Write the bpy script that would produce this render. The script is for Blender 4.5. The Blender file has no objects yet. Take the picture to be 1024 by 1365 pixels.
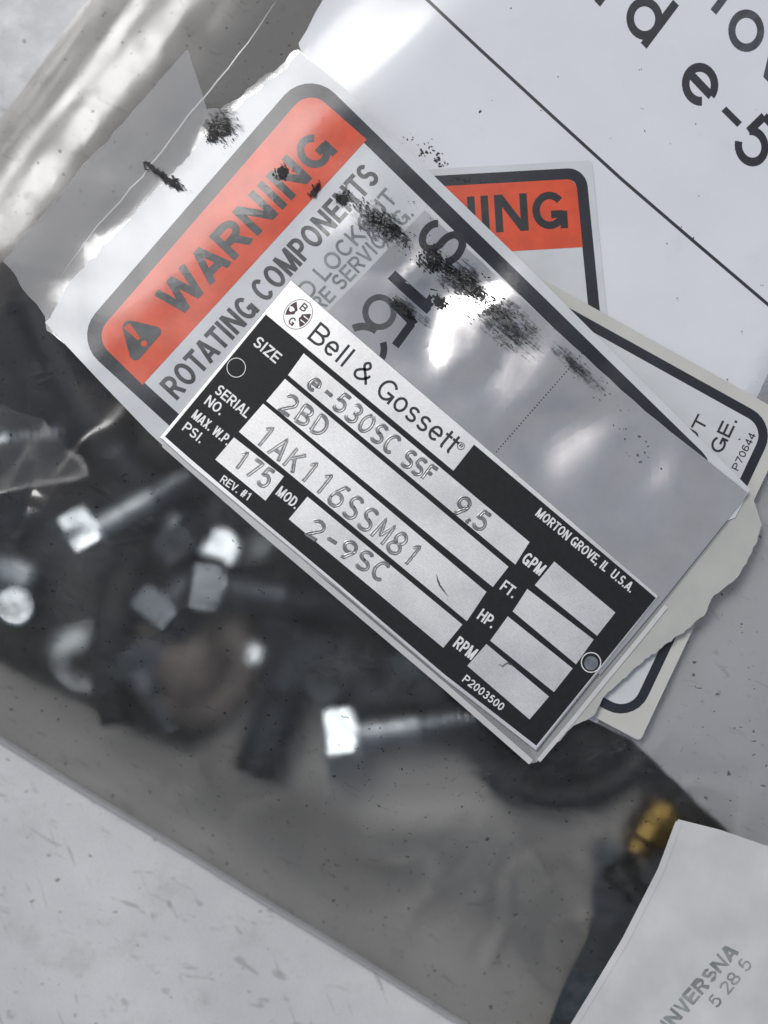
import bpy, bmesh, math, random
from mathutils import Vector, Matrix, noise
R = math.radians
rnd = random.Random(7)
sc = bpy.context.scene
col = sc.collection

# ---------------------------------------------------------------- camera, sky, sun, exposure
S = 0.14            # millimetres per photograph pixel on the name plate
ZREF = 22.0         # height of the name plate above the table, mm
DIST = 300.0        # camera height above the name plate, mm
CAMZ = ZREF + DIST
MM = 0.001

cd = bpy.data.cameras.new('camera')
cam = bpy.data.objects.new('camera', cd); col.objects.link(cam)
cam.location = (0, 0, CAMZ * MM)
cd.sensor_fit = 'VERTICAL'; cd.sensor_height = 36; cd.sensor_width = 27
cd.lens = 36 * DIST / (1365 * S)
cd.clip_start = 0.01; cd.clip_end = 60
cd.dof.use_dof = True; cd.dof.focus_distance = (DIST + 0.5) * MM; cd.dof.aperture_fstop = 6.3
sc.camera = cam

CLOUD = 4.6          # brightness of the clouds against the sky texture
SUN_DIR = Vector((-0.30, 0.40, 0.866)).normalized()
elev = math.asin(SUN_DIR.z); azim = math.atan2(SUN_DIR.x, SUN_DIR.y)
w = bpy.data.worlds.new('World'); sc.world = w; w.use_nodes = True
nt = w.node_tree; bg = nt.nodes['Background']
sky = nt.nodes.new('ShaderNodeTexSky'); sky.sky_type = 'NISHITA'; sky.sun_disc = False
sky.sun_elevation = elev; sky.sun_rotation = azim; sky.air_density = 1.0; sky.dust_density = 2.5; sky.ozone_density = 1.0
# broken cloud all over the sky
tcw = nt.nodes.new('ShaderNodeTexCoord'); sep = nt.nodes.new('ShaderNodeSeparateXYZ'); nt.links.new(tcw.outputs['Generated'], sep.inputs[0])
den = nt.nodes.new('ShaderNodeMath'); den.operation = 'ADD'; den.inputs[1].default_value = .35
ab = nt.nodes.new('ShaderNodeMath'); ab.operation = 'ABSOLUTE'; nt.links.new(sep.outputs[2], ab.inputs[0]); nt.links.new(ab.outputs[0], den.inputs[0])
dv = nt.nodes.new('ShaderNodeVectorMath'); dv.operation = 'DIVIDE'; cmb = nt.nodes.new('ShaderNodeCombineXYZ')
for i in range(3): nt.links.new(den.outputs[0], cmb.inputs[i])
nt.links.new(tcw.outputs['Generated'], dv.inputs[0]); nt.links.new(cmb.outputs[0], dv.inputs[1])
cn = nt.nodes.new('ShaderNodeTexNoise'); cn.inputs['Scale'].default_value = 3.2; cn.inputs['Detail'].default_value = 6; cn.inputs['Roughness'].default_value = .52
nt.links.new(dv.outputs[0], cn.inputs['Vector'])
cr = nt.nodes.new('ShaderNodeMapRange'); cr.interpolation_type = 'SMOOTHSTEP'; cr.inputs[1].default_value = .37; cr.inputs[2].default_value = .64; cr.inputs[3].default_value = .15; cr.inputs[4].default_value = .95
nt.links.new(cn.outputs['Fac'], cr.inputs[0])
cm = nt.nodes.new('ShaderNodeMix'); cm.data_type = 'RGBA'; cm.inputs[7].default_value = (CLOUD * .97, CLOUD, CLOUD * 1.04, 1)
nt.links.new(cr.outputs[0], cm.inputs[0]); nt.links.new(sky.outputs[0], cm.inputs[6])
nt.links.new(cm.outputs[2], bg.inputs[0]); bg.inputs[1].default_value = 0.085
ld = bpy.data.lights.new('sun', 'SUN'); ld.energy = 1.5; ld.angle = R(17); ld.color = (1, 0.992, 0.98)
lo = bpy.data.objects.new('sun', ld); col.objects.link(lo)
lo.rotation_euler = SUN_DIR.to_track_quat('Z', 'Y').to_euler(); lo.location = SUN_DIR * 2
sc.view_settings.view_transform = 'Standard'; sc.view_settings.look = 'None'
sc.view_settings.exposure = 0.05; sc.view_settings.gamma = 1
sc.render.engine = 'CYCLES'
sc.cycles.use_denoising = True
sc.cycles.max_bounces = 14; sc.cycles.transmission_bounces = 10; sc.cycles.transparent_max_bounces = 16
sc.cycles.caustics_refractive = True; sc.cycles.caustics_reflective = True
sc.cycles.sample_clamp_indirect = 6

# ---------------------------------------------------------------- helpers
def P(px, py, z):
    """photograph pixel + height above the table (mm) -> point in mm"""
    s = S * (CAMZ - z) / DIST
    return Vector(((px - 512) * s, (682.5 - py) * s, z))

def sm(t):
    t = max(0.0, min(1.0, t)); return t * t * (3 - 2 * t)

def lerp(a, b, t): return (a[0] + (b[0] - a[0]) * t, a[1] + (b[1] - a[1]) * t)

def bil(q, u, v):
    """q = TL, TR, BR, BL"""
    return lerp(lerp(q[0], q[1], u), lerp(q[3], q[2], u), v)

def tag(o, label=None, cat=None, group=None, kind=None):
    if label: o['label'] = label
    if cat: o['category'] = cat
    if group: o['group'] = group
    if kind: o['kind'] = kind
    return o

def root(name, loc_mm, label, cat, group=None):
    o = bpy.data.objects.new(name, None); col.objects.link(o)
    o.location = Vector(loc_mm) * MM; o.empty_display_size = 0.005
    o['org'] = tuple(loc_mm)
    return tag(o, label, cat, group)

def origin(o):
    while o is not None and 'org' not in o.keys(): o = o.parent
    return Vector(o['org']) if o else Vector((0, 0, 0))

def link(name, me, mat, parent=None, smooth=False):
    if mat: me.materials.append(mat)
    if smooth:
        for p in me.polygons: p.use_smooth = True
    o = bpy.data.objects.new(name, me); col.objects.link(o)
    if parent: o.parent = parent
    return o

def bm_to(name, bm, mat, parent=None, smooth=False):
    """bm in mm world coordinates -> object under parent"""
    og = origin(parent)
    for v in bm.verts: v.co = (v.co - og) * MM
    bmesh.ops.recalc_face_normals(bm, faces=bm.faces)
    me = bpy.data.meshes.new(name); bm.to_mesh(me); bm.free()
    return link(name, me, mat, parent, smooth)

def grid_cut(bm, cell):
    if not cell or not bm.verts: return
    xs = [v.co.x for v in bm.verts]; ys = [v.co.y for v in bm.verts]
    for ax, lo_, hi_ in ((0, min(xs), max(xs)), (1, min(ys), max(ys))):
        k = math.floor(lo_ / cell) + 1
        while k * cell < hi_:
            co = Vector((0, 0, 0)); co[ax] = k * cell
            no = Vector((0, 0, 0)); no[ax] = 1
            bmesh.ops.bisect_plane(bm, geom=bm.verts[:] + bm.edges[:] + bm.faces[:], plane_co=co, plane_no=no)
            k += 1

def place(bm, surf, off):
    for v in bm.verts:
        x, y, d = v.co.x, -v.co.y, v.co.z
        v.co = P(x, y, (surf(x, y) if callable(surf) else surf) + off + d)

def fill_bm(loops):
    bm = bmesh.new(); edges = []
    for lp in loops:
        vs = [bm.verts.new((x, -y, 0)) for x, y in lp]
        for i in range(len(vs)): edges.append(bm.edges.new((vs[i], vs[(i + 1) % len(vs)])))
    bmesh.ops.triangle_fill(bm, use_beauty=True, use_dissolve=False, edges=edges)
    return bm

def sheet(name, loops, surf, off, mat, parent=None, cell=None, thick=0.0, smooth=False):
    if loops and not isinstance(loops[0], list): loops = [loops]
    bm = fill_bm(loops)
    grid_cut(bm, cell)
    for f in bm.faces:
        if f.normal.z < 0: f.normal_flip()
    if thick:
        r = bmesh.ops.extrude_face_region(bm, geom=bm.faces[:], use_keep_orig=True)
        for e in r['geom']:
            if isinstance(e, bmesh.types.BMVert): e.co.z = -thick
    place(bm, surf, off)
    ob = bm_to(name, bm, mat, parent, smooth or (callable(surf) and bool(cell)))
    if callable(surf) and cell: ob.data.set_sharp_from_angle(angle=R(40))
    return ob


# a plain grotesque alphabet drawn as strokes of one weight: print on the stickers, the sheet and the plate
def arcp(cx, cy, rx, ry, a0, a1, n=None):
    n = n or max(5, int(abs(a1 - a0) / 13))
    return [(cx + rx * math.cos(R(a0 + (a1 - a0) * k / n)), cy + ry * math.sin(R(a0 + (a1 - a0) * k / n))) for k in range(n + 1)]
def cat(p, k=5):
    out = []
    for i in range(len(p) - 1):
        a, b, c, d = (Vector(p[max(0, min(len(p) - 1, i + j))]) for j in (-1, 0, 1, 2))
        for q in range(k):
            t = q / k; out.append(tuple(.5 * ((2 * b) + (c - a) * t + (2 * a - 5 * b + 4 * c - d) * t * t + (3 * b - 3 * c + d - a) * t ** 3)))
    return out + [tuple(p[-1])]
ADV = dict(A=.69, B=.68, C=.72, D=.71, E=.63, F=.59, G=.76, H=.72, I=.29, J=.55, K=.69, L=.56, M=.84, N=.73, O=.77, P=.66, R=.70, S=.66, T=.61, U=.71, V=.66, W=.95, X=.68, Z=.62,
           e=.57, l=.25, o=.58, s=.52, t=.31, n=.56, d=.59, v=.52)
def adv(c): return {' ': .30, '.': .29, ',': .29, '-': .36, '&': .74, '#': .6}.get(c) or ADV.get(c, .575)
def strokes(ch, C, h, w):
    X = C * .735; y = lambda v: h + (C - 2 * h) * v
    V = [(h, 0), (h, C)]; m = C * .53
    def bowl(y1, y0, r): return [(h, y1)] + arcp(w * .5, (y1 + y0) / 2, max(.1, w * r - h), (y1 - y0) / 2, 90, -90) + [(h, y0)]
    def ess(C, w):
        r = (C - 2 * h) / 4
        return [arcp(w / 2, C - h - r, w * .47 - h, r, 25, 262) + arcp(w / 2, h + r, w * .5 - h, r, 82, -155)]
    def dg(pts): return [(h + (w - 2 * h) * a / .6, y(b)) for a, b in pts]
    A_ = arcp
    if ch == 'A': return [[(h * .9, 0), (w / 2 - h * .1, C)], [(w / 2 + h * .1, C), (w - h * .9, 0)], [(w * .2, C * .27), (w * .8, C * .27)]]
    if ch == 'B': return [V, bowl(C - h, m, .46), bowl(m, h, .5)]
    if ch == 'C': return [A_(w / 2, C / 2, w / 2 - h, C / 2 - h, 40, 320)]
    if ch == 'D': return [V, [(h, C - h)] + A_(w * .42, C / 2, w * .58 - h, C / 2 - h, 90, -90) + [(h, h)]]
    if ch == 'E': return [V, [(h, C - h), (w, C - h)], [(h, C * .51), (w * .94, C * .51)], [(h, h), (w, h)]]
    if ch == 'F': return [V, [(h, C - h), (w, C - h)], [(h, C * .49), (w * .9, C * .49)]]
    if ch == 'G': return [A_(w / 2, C / 2, w / 2 - h, C / 2 - h, 38, 342), [(w - h * .9, 0), (w - h * .9, C * .47)], [(w * .54, C * .47 - h * .8), (w - h, C * .47 - h * .8)]]
    if ch == 'H': return [V, [(w - h, 0), (w - h, C)], [(h, m), (w - h, m)]]
    if ch in 'Il': return [[(w / 2, 0), (w / 2, C)]]
    if ch == 'K': return [V, [(w - h, C), (h * 1.2, C * .36)], [(w * .36, C * .56), (w - h * .9, 0)]]
    if ch == 'L': return [V, [(h, h), (w, h)]]
    if ch == 'M': return [V, [(h, C), (w / 2, 0)], [(w / 2, 0), (w - h, C)], [(w - h, 0), (w - h, C)]]
    if ch == 'N': return [V, [(h, C), (w - h, 0)], [(w - h, 0), (w - h, C)]]
    if ch == 'O': return [A_(w / 2, C / 2, w / 2 - h, C / 2 - h, 0, 360, 30)]
    if ch == 'P': return [V, bowl(C - h, C * .45, .5)]
    if ch == 'R': return [V, bowl(C - h, C * .47, .49), [(w * .52, C * .47), (w - h * .9, 0)]]
    if ch == 'S': return ess(C, w)
    if ch == 'T': return [[(w / 2, 0), (w / 2, C)], [(0, C - h), (w, C - h)]]
    if ch == 'U': return [[(h, C)] + A_(w / 2, w * .42, w / 2 - h, w * .42 - h, 180, 360) + [(w - h, C)]]
    if ch in 'Vv':
        T = C if ch == 'V' else X
        return [[(h, T), (w / 2, 0)], [(w / 2, 0), (w - h, T)]]
    if ch == 'W': return [[(h, C), (w * .28, 0)], [(w * .28, 0), (w / 2, C)], [(w / 2, C), (w * .72, 0)], [(w * .72, 0), (w - h, C)]]
    if ch == 'X': return [[(h * 1.1, C), (w - h * 1.1, 0)], [(w - h * 1.1, C), (h * 1.1, 0)]]
    if ch == 'J': return [[(w - h, C), (w - h, w * .4)] + A_(w / 2, w * .4, w / 2 - h, w * .4 - h, 0, -180)]
    if ch == 'Z': return [[(0, C - h), (w, C - h)], [(w - h, C - h), (h, h)], [(0, h), (w, h)]]
    if ch == 'e': return [[(h, X * .5), (w - h, X * .5)], A_(w / 2, X / 2, w / 2 - h, X / 2 - h, 0, 318)]
    if ch == 'o': return [A_(w / 2, X / 2, w / 2 - h, X / 2 - h, 0, 360, 28)]
    if ch == 's': return ess(X, w)
    if ch == 't': return [[(w * .45, X * 1.27), (w * .45, h * 2.2)] + A_(w * .45 + h * 1.3, h * 2.2, h * 1.3, h * 1.25, 200, 280), [(0, X - h), (w, X - h)]]
    if ch == 'n': return [[(h, 0), (h, X)], A_(w / 2, X * .6, w / 2 - h, X * .4 - h, 180, 0) + [(w - h, 0)]]
    if ch == 'd': return [[(w - h, 0), (w - h, C)], A_(w / 2, X / 2, w / 2 - h, X / 2 - h, 0, 360, 28)]
    if ch == '-': return [[(w * .08, C * .35), (w * .92, C * .35)]]
    if ch == '.': return [[(w / 2, 0), (w / 2, h * 2.3)]]
    if ch == ',': return [[(w / 2, 0), (w / 2, h * 2.3)], [(w / 2 + h * .4, h), (w / 2 - h * .3, -h * 1.6)]]
    if ch == '#': return [[(w * .2, 0), (w * .38, C)], [(w * .62, 0), (w * .8, C)], [(0, C * .34), (w * .95, C * .34)], [(w * .05, C * .66), (w, C * .66)]]
    if ch == '&': return [cat([(w * a, y(b)) for a, b in ((.97, 0), (.62, .38), (.30, .68), (.24, .85), (.40, 1), (.58, .85), (.50, .66), (.22, .47), (.07, .25), (.16, .04), (.38, 0), (.62, .12), (.80, .32), (.86, .50))])]
    if ch == '0': return [A_(w / 2, C / 2, w / 2 - h, C / 2 - h, 0, 360, 28)]
    if ch == '1': return [[(w * .62, 0), (w * .62, C)], [(w * .62, C - h), (w * .18, C * .76)]]
    if ch == '2': return [dg(arcp(.3, .72, .3, .28, 165, -38) + [(.02, 0)]), [(0, h), (w, h)]]
    if ch == '3': return [dg(arcp(.29, .76, .25, .24, 155, -85) + arcp(.29, .26, .3, .26, 85, -158))]
    if ch == '4': return [[(w * .7, 0), (w * .7, C)], [(w * .7, C - h), (h * .8, C * .3)], [(0, C * .27), (w, C * .27)]]
    if ch == '5': return [dg([(.56, 1), (.12, 1)]), dg([(.12, 1), (.05, .5)]), dg(arcp(.29, .32, .31, .32, 140, -155))]
    if ch == '6': return [dg(arcp(.32, .6, .3, .4, 35, 180) + arcp(.3, .3, .3, .3, 180, 540))]
    if ch == '7': return [[(0, C - h), (w, C - h)], [(w - h, C - h), (w * .32, 0)]]
    if ch == '8': return [dg(arcp(.3, .765, .25, .235, -90, 270)), dg(arcp(.3, .265, .3, .265, 90, 450))]
    if ch == '9': return [dg(arcp(.28, .4, .3, .4, 215, 360) + arcp(.3, .7, .3, .3, 0, 360))]
    return []
def stroke_quads(pts, h):
    """outline strip of one polyline, split and squared off at sharp corners -> list of (left, right) rows"""
    runs = [[Vector(pts[0])]]
    for i in range(1, len(pts)):
        p = Vector(pts[i])
        if (p - runs[-1][-1]).length < 1e-5: continue
        if len(runs[-1]) >= 2:
            a = (runs[-1][-1] - runs[-1][-2]).normalized(); b = (p - runs[-1][-1]).normalized()
            if a.dot(b) < .72:
                q = runs[-1][-1].copy(); runs[-1][-1] = q + a * h; runs.append([q - b * h])
        runs[-1].append(p)
    out = []
    for r_ in runs:
        if len(r_) < 2: continue
        closed = len(r_) > 8 and (r_[0] - r_[-1]).length < .02 * h + 1e-4
        rows = []
        for i, p in enumerate(r_):
            a = r_[i - 1] if i else (r_[-2] if closed else r_[0]); b = r_[i + 1] if i < len(r_) - 1 else (r_[1] if closed else r_[-1])
            t = (b - a).normalized(); n = Vector((-t.y, t.x)) * h
            rows.append((p + n, p - n))
        out.append(rows)
    return out

def text(name, body, p0, p1, cap, surf, off, mat, parent, bold=.15, cell=None, up=None, rough=0, lift=.004):
    """one printed line whose baseline runs from p0 to p1 (pixels), capital height cap, stroke weight bold x cap"""
    dx, dy = p1[0] - p0[0], p1[1] - p0[1]; L = math.hypot(dx, dy); d = (dx / L, dy / L)
    if up is None: up = (d[1], -d[0])
    else:
        n = math.hypot(*up); up = (up[0] / n, up[1] / n)
    sbear = .045; tot = sum(adv(c) for c in body) - 2 * sbear; k = L / tot; h = bold * cap / 2; x = -sbear
    bm = bmesh.new()
    for ch in body:
        w_ = adv(ch); g = bmesh.new(); lv = 0
        sb = sbear if ch not in 'AVWTvt' else sbear * .35
        for st in strokes(ch, cap, h, (w_ - 2 * sb) * k):
            for rows in stroke_quads(st, h):
                vs = [(g.verts.new((a.x, a.y, lv)), g.verts.new((b.x, b.y, lv))) for a, b in rows]
                for A, B in zip(vs, vs[1:]): g.faces.new((A[0], A[1], B[1], B[0]))
                lv += lift * .6
        if ch != ',':
            for yy, no in ((cap if ch != 't' else 2 * cap, 1), (0, -1)):
                bmesh.ops.bisect_plane(g, geom=g.verts[:] + g.edges[:] + g.faces[:], plane_co=(0, yy, 0), plane_no=(0, no, 0), clear_outer=True)
        mp = {}
        for v in g.verts:
            gx, gy = v.co.x + (x + sb) * k, v.co.y
            X_ = p0[0] + d[0] * gx + up[0] * gy; Y_ = p0[1] + d[1] * gx + up[1] * gy
            if rough:
                q = Vector((X_ * .13, Y_ * .13, 3)); X_ += rough * noise.noise(q); Y_ += rough * noise.noise(q + Vector((9, 5, 1)))
            mp[v] = bm.verts.new((X_, -Y_, v.co.z))
        for f in g.faces: bm.faces.new([mp[v] for v in f.verts])
        g.free(); x += w_
    grid_cut(bm, cell)
    place(bm, surf, off)
    og = origin(parent)
    for v in bm.verts: v.co = (v.co - og) * MM
    bm.normal_update()
    for f in bm.faces:
        if f.normal.z < 0: f.normal_flip()
    me = bpy.data.meshes.new(name); bm.to_mesh(me); bm.free()
    return link(name, me, mat, parent)

def rquad(q, r, n=7, radii=None):
    """rounded outline of quad TL,TR,BR,BL in pixels"""
    out = []
    for i in range(4):
        rr = radii[i] if radii else r
        a, b, c = Vector(q[i - 1]), Vector(q[i]), Vector(q[(i + 1) % 4])
        if rr <= 0.01: out.append(tuple(b)); continue
        u = (a - b).normalized(); v = (c - b).normalized()
        ang = math.acos(max(-1, min(1, u.dot(v))))
        d = rr / math.tan(ang / 2)
        cen = b + (u + v).normalized() * (rr / math.sin(ang / 2))
        s = b + u * d - cen; e = b + v * d - cen
        tot = math.pi - ang
        for k in range(n + 1):
            t = k / n
            w0 = math.sin((1 - t) * tot) / math.sin(tot); w1 = math.sin(t * tot) / math.sin(tot)
            out.append(tuple(cen + s * w0 + e * w1))
    return out

def inset(q, d):
    """offset quad inwards by d pixels"""
    m = (Vector(q[0]) + Vector(q[1]) + Vector(q[2]) + Vector(q[3])) / 4
    lines = []
    for i in range(4):
        a, b = Vector(q[i]), Vector(q[(i + 1) % 4])
        t = (b - a).normalized(); nrm = Vector((-t.y, t.x))
        if (m - a).dot(nrm) < 0: nrm = -nrm
        dd = d[i] if isinstance(d, (list, tuple)) else d
        lines.append((a + nrm * dd, t))
    out = []
    for i in range(4):
        p, t = lines[i - 1]; p2, t2 = lines[i]
        den = t.x * t2.y - t.y * t2.x
        k = ((p2 - p).x * t2.y - (p2 - p).y * t2.x) / den
        out.append(tuple(p + t * k))
    return out

def jag(pts, amp, step, seed=0, closed=False):
    out = []; n = len(pts)
    for i in range(n if closed else n - 1):
        a, b = Vector(pts[i]), Vector(pts[(i + 1) % n])
        L = (b - a).length; k = max(1, int(L / step)); t = (b - a).normalized(); nr = Vector((-t.y, t.x))
        for j in range(k):
            p = a + (b - a) * j / k
            d = amp * (noise.noise(Vector((p.x * .05, p.y * .05, seed))) + .6 * noise.noise(Vector((p.x * .21, p.y * .21, seed + 7))))
            if j == 0: d *= .3
            out.append(tuple(p + nr * d))
    if not closed: out.append(tuple(pts[-1]))
    return out

def ribbon(name, line, width, surf, off, mat, parent, cell=None, taper=False):
    pts = [Vector(p) for p in line]; L_, R_ = [], []
    for i, p in enumerate(pts):
        a = pts[max(0, i - 1)]; b = pts[min(len(pts) - 1, i + 1)]
        t = (b - a).normalized(); n = Vector((-t.y, t.x)) * width / 2
        if taper: n *= .12 + .88 * min(1, 4 * i / len(pts), 4 * (len(pts) - 1 - i) / len(pts))
        L_.append(tuple(p + n)); R_.append(tuple(p - n))
    return sheet(name, L_ + R_[::-1], surf, off, mat, parent, cell)

# ---------------------------------------------------------------- materials
class NT:
    def __init__(s, name):
        s.m = bpy.data.materials.new(name); s.m.use_nodes = True
        s.t = s.m.node_tree; s.n = s.t.nodes; s.n.clear()
        s.out = s.n.new('ShaderNodeOutputMaterial')
        s.tc = s.n.new('ShaderNodeTexCoord')
    def L(s, a, b): s.t.links.new(a, b)
    def node(s, typ, **kw):
        n = s.n.new(typ)
        for k, v in kw.items():
            if k.startswith('in_'):
                key = k[3:]
                key = int(key) if key.isdigit() else key.replace('_', ' ')
                n.inputs[key].default_value = v
            else: setattr(n, k, v)
        return n
    def coords(s, rot=0.0, scale=(1, 1, 1), loc=(0, 0, 0)):
        mp = s.n.new('ShaderNodeMapping'); s.L(s.tc.outputs['Object'], mp.inputs[0])
        mp0 = mp
        mp.inputs['Rotation'].default_value = (0, 0, rot)
        sc_ = s.n.new('ShaderNodeMapping'); s.L(mp.outputs[0], sc_.inputs[0])
        sc_.inputs['Scale'].default_value = scale; sc_.inputs['Location'].default_value = loc
        return sc_.outputs[0]
    def noise(s, scale, detail=4, rough=.55, vec=None, dist=0.0):
        n = s.node('ShaderNodeTexNoise'); n.inputs['Scale'].default_value = scale
        n.inputs['Detail'].default_value = detail; n.inputs['Roughness'].default_value = rough; n.inputs['Distortion'].default_value = dist
        s.L(vec if vec is not None else s.tc.outputs['Object'], n.inputs['Vector'])
        return n.outputs['Fac']
    def ramp(s, v, a, b, lo=0.0, hi=1.0):
        n = s.node('ShaderNodeMapRange'); n.inputs[1].default_value = a; n.inputs[2].default_value = b
        n.inputs[3].default_value = lo; n.inputs[4].default_value = hi; n.interpolation_type = 'SMOOTHSTEP'
        s.L(v, n.inputs[0]); return n.outputs[0]
    def math(s, op, a, b=None):
        n = s.node('ShaderNodeMath', operation=op)
        for i, v in enumerate((a, b)):
            if v is None: continue
            if isinstance(v, (int, float)): n.inputs[i].default_value = v
            else: s.L(v, n.inputs[i])
        return n.outputs[0]
    def mixc(s, f, a, b):
        n = s.node('ShaderNodeMix', data_type='RGBA')
        if isinstance(f, (int, float)): n.inputs[0].default_value = f
        else: s.L(f, n.inputs[0])
        for i, v in ((6, a), (7, b)):
            if isinstance(v, tuple): n.inputs[i].default_value = v if len(v) == 4 else (*v, 1)
            else: s.L(v, n.inputs[i])
        return n.outputs[2]
    def mixs(s, f, a, b):
        n = s.node('ShaderNodeMixShader')
        if isinstance(f, (int, float)): n.inputs[0].default_value = f
        else: s.L(f, n.inputs[0])
        s.L(a, n.inputs[1]); s.L(b, n.inputs[2]); return n.outputs[0]
    def bump(s, h, strength, dist=0.0002):
        n = s.node('ShaderNodeBump'); n.inputs['Strength'].default_value = strength; n.inputs['Distance'].default_value = dist
        s.L(h, n.inputs['Height']); return n.outputs[0]
    def done(s, sh): s.L(sh, s.out.inputs[0]); return s.m

def c4(c): return (*c, 1) if len(c) == 3 else c

def mat(name, c, rough=.5, metal=0.0, coat=0.0, coat_rough=.1, var=.06, vscale=180, bump=0.0, bscale=900, spec=.5, dirt=0.0, rvar=0.0):
    s = NT(name)
    b = s.node('ShaderNodeBsdfPrincipled')
    b.inputs['Metallic'].default_value = metal; b.inputs['Roughness'].default_value = rough
    b.inputs['Coat Weight'].default_value = coat; b.inputs['Coat Roughness'].default_value = coat_rough
    b.inputs['Specular IOR Level'].default_value = spec
    f = s.noise(vscale, 5)
    cc = s.mixc(s.ramp(f, .3, .7), tuple(x * (1 - var) for x in c), tuple(min(1, x * (1 + var)) for x in c))
    if dirt:
        g = s.ramp(s.noise(95, 6, .65), .56, .78, 0, dirt)
        cc = s.mixc(g, cc, tuple(x * .45 for x in c))
        sp = s.ramp(s.noise(1500, 2), .73, .78, 0, dirt * 1.3)
        cc = s.mixc(sp, cc, (.06, .055, .05))
    s.L(cc, b.inputs['Base Color'])
    if rvar: s.L(s.ramp(s.noise(vscale * 2.3, 5), .3, .7, max(.02, rough - rvar), rough + rvar), b.inputs['Roughness'])
    if bump: s.L(s.bump(s.noise(bscale, 4), bump), b.inputs['Normal'])
    return s.done(b.outputs[0])

PLATE_ANG = math.atan2(422, 490)     # the plate's long axis runs down to the right
def m_brushed(name, c, rough, metal=1.0, ang=PLATE_ANG, grain=.35, bump=.12):
    s = NT(name); b = s.node('ShaderNodeBsdfPrincipled')
    v = s.coords(ang, (1, 3.2, 1))
    f = s.noise(3000, 3, .7, v); f2 = s.noise(900, 4, .6, s.coords(ang, (1, 7, 1))); f3 = s.noise(60, 4)
    k = s.math('ADD', s.math('MULTIPLY', f, .65), s.math('MULTIPLY', f2, .35))
    cc = s.mixc(s.ramp(k, .34, .66), tuple(x * (1 - grain) for x in c), c)
    s.L(cc, b.inputs['Base Color']); b.inputs['Metallic'].default_value = metal
    s.L(s.ramp(f3, .3, .7, rough - .05, rough + .07), b.inputs['Roughness'])
    s.L(s.bump(k, bump, .00006), b.inputs['Normal'])
    return s.done(b.outputs[0])

def m_table():
    s = NT('painted table top'); b = s.node('ShaderNodeBsdfPrincipled')
    base = s.mixc(s.ramp(s.noise(22, 5, .6), .3, .72), (.53, .535, .54), (.67, .67, .67))
    base = s.mixc(s.ramp(s.noise(75, 6, .7), .52, .74, 0, .42), base, (.36, .35, .34))
    base = s.mixc(s.ramp(s.noise(130, 4, .5, s.coords(.4, (1, 2.4, 1)), 1.2), .60, .72, 0, .45), base, (.22, .20, .20))
    v = s.coords(1.25, (1, 9, 1), (.01, .02, 0))
    base = s.mixc(s.ramp(s.noise(70, 3, .5, v, .8), .66, .72, 0, .5), base, (.2, .19, .18))
    base = s.mixc(s.ramp(s.noise(620, 2), .69, .75, 0, .8), base, (.07, .06, .05))
    base = s.mixc(s.ramp(s.noise(2600, 3, .7), .35, .75, 0, .30), base, (.30, .29, .28))
    s.L(base, b.inputs['Base Color'])
    s.L(s.ramp(s.noise(140, 4), .3, .7, .28, .5), b.inputs['Roughness'])
    s.L(s.bump(s.noise(260, 6, .6), .25, .0003), b.inputs['Normal'])
    return s.done(b.outputs[0])

def scratch(s, ang, scale, lo, hi, seed):
    v = s.coords(ang, (1, 42, 1), (seed, seed * .7, 0))
    a = s.ramp(s.noise(scale, 2, .4, v, .6), lo, hi)
    patch = s.ramp(s.noise(90, 3, .6, s.coords(0, (1, 1, 1), (seed * 3, seed, 0))), .5, .66)
    return s.math('MULTIPLY', a, patch)

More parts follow.
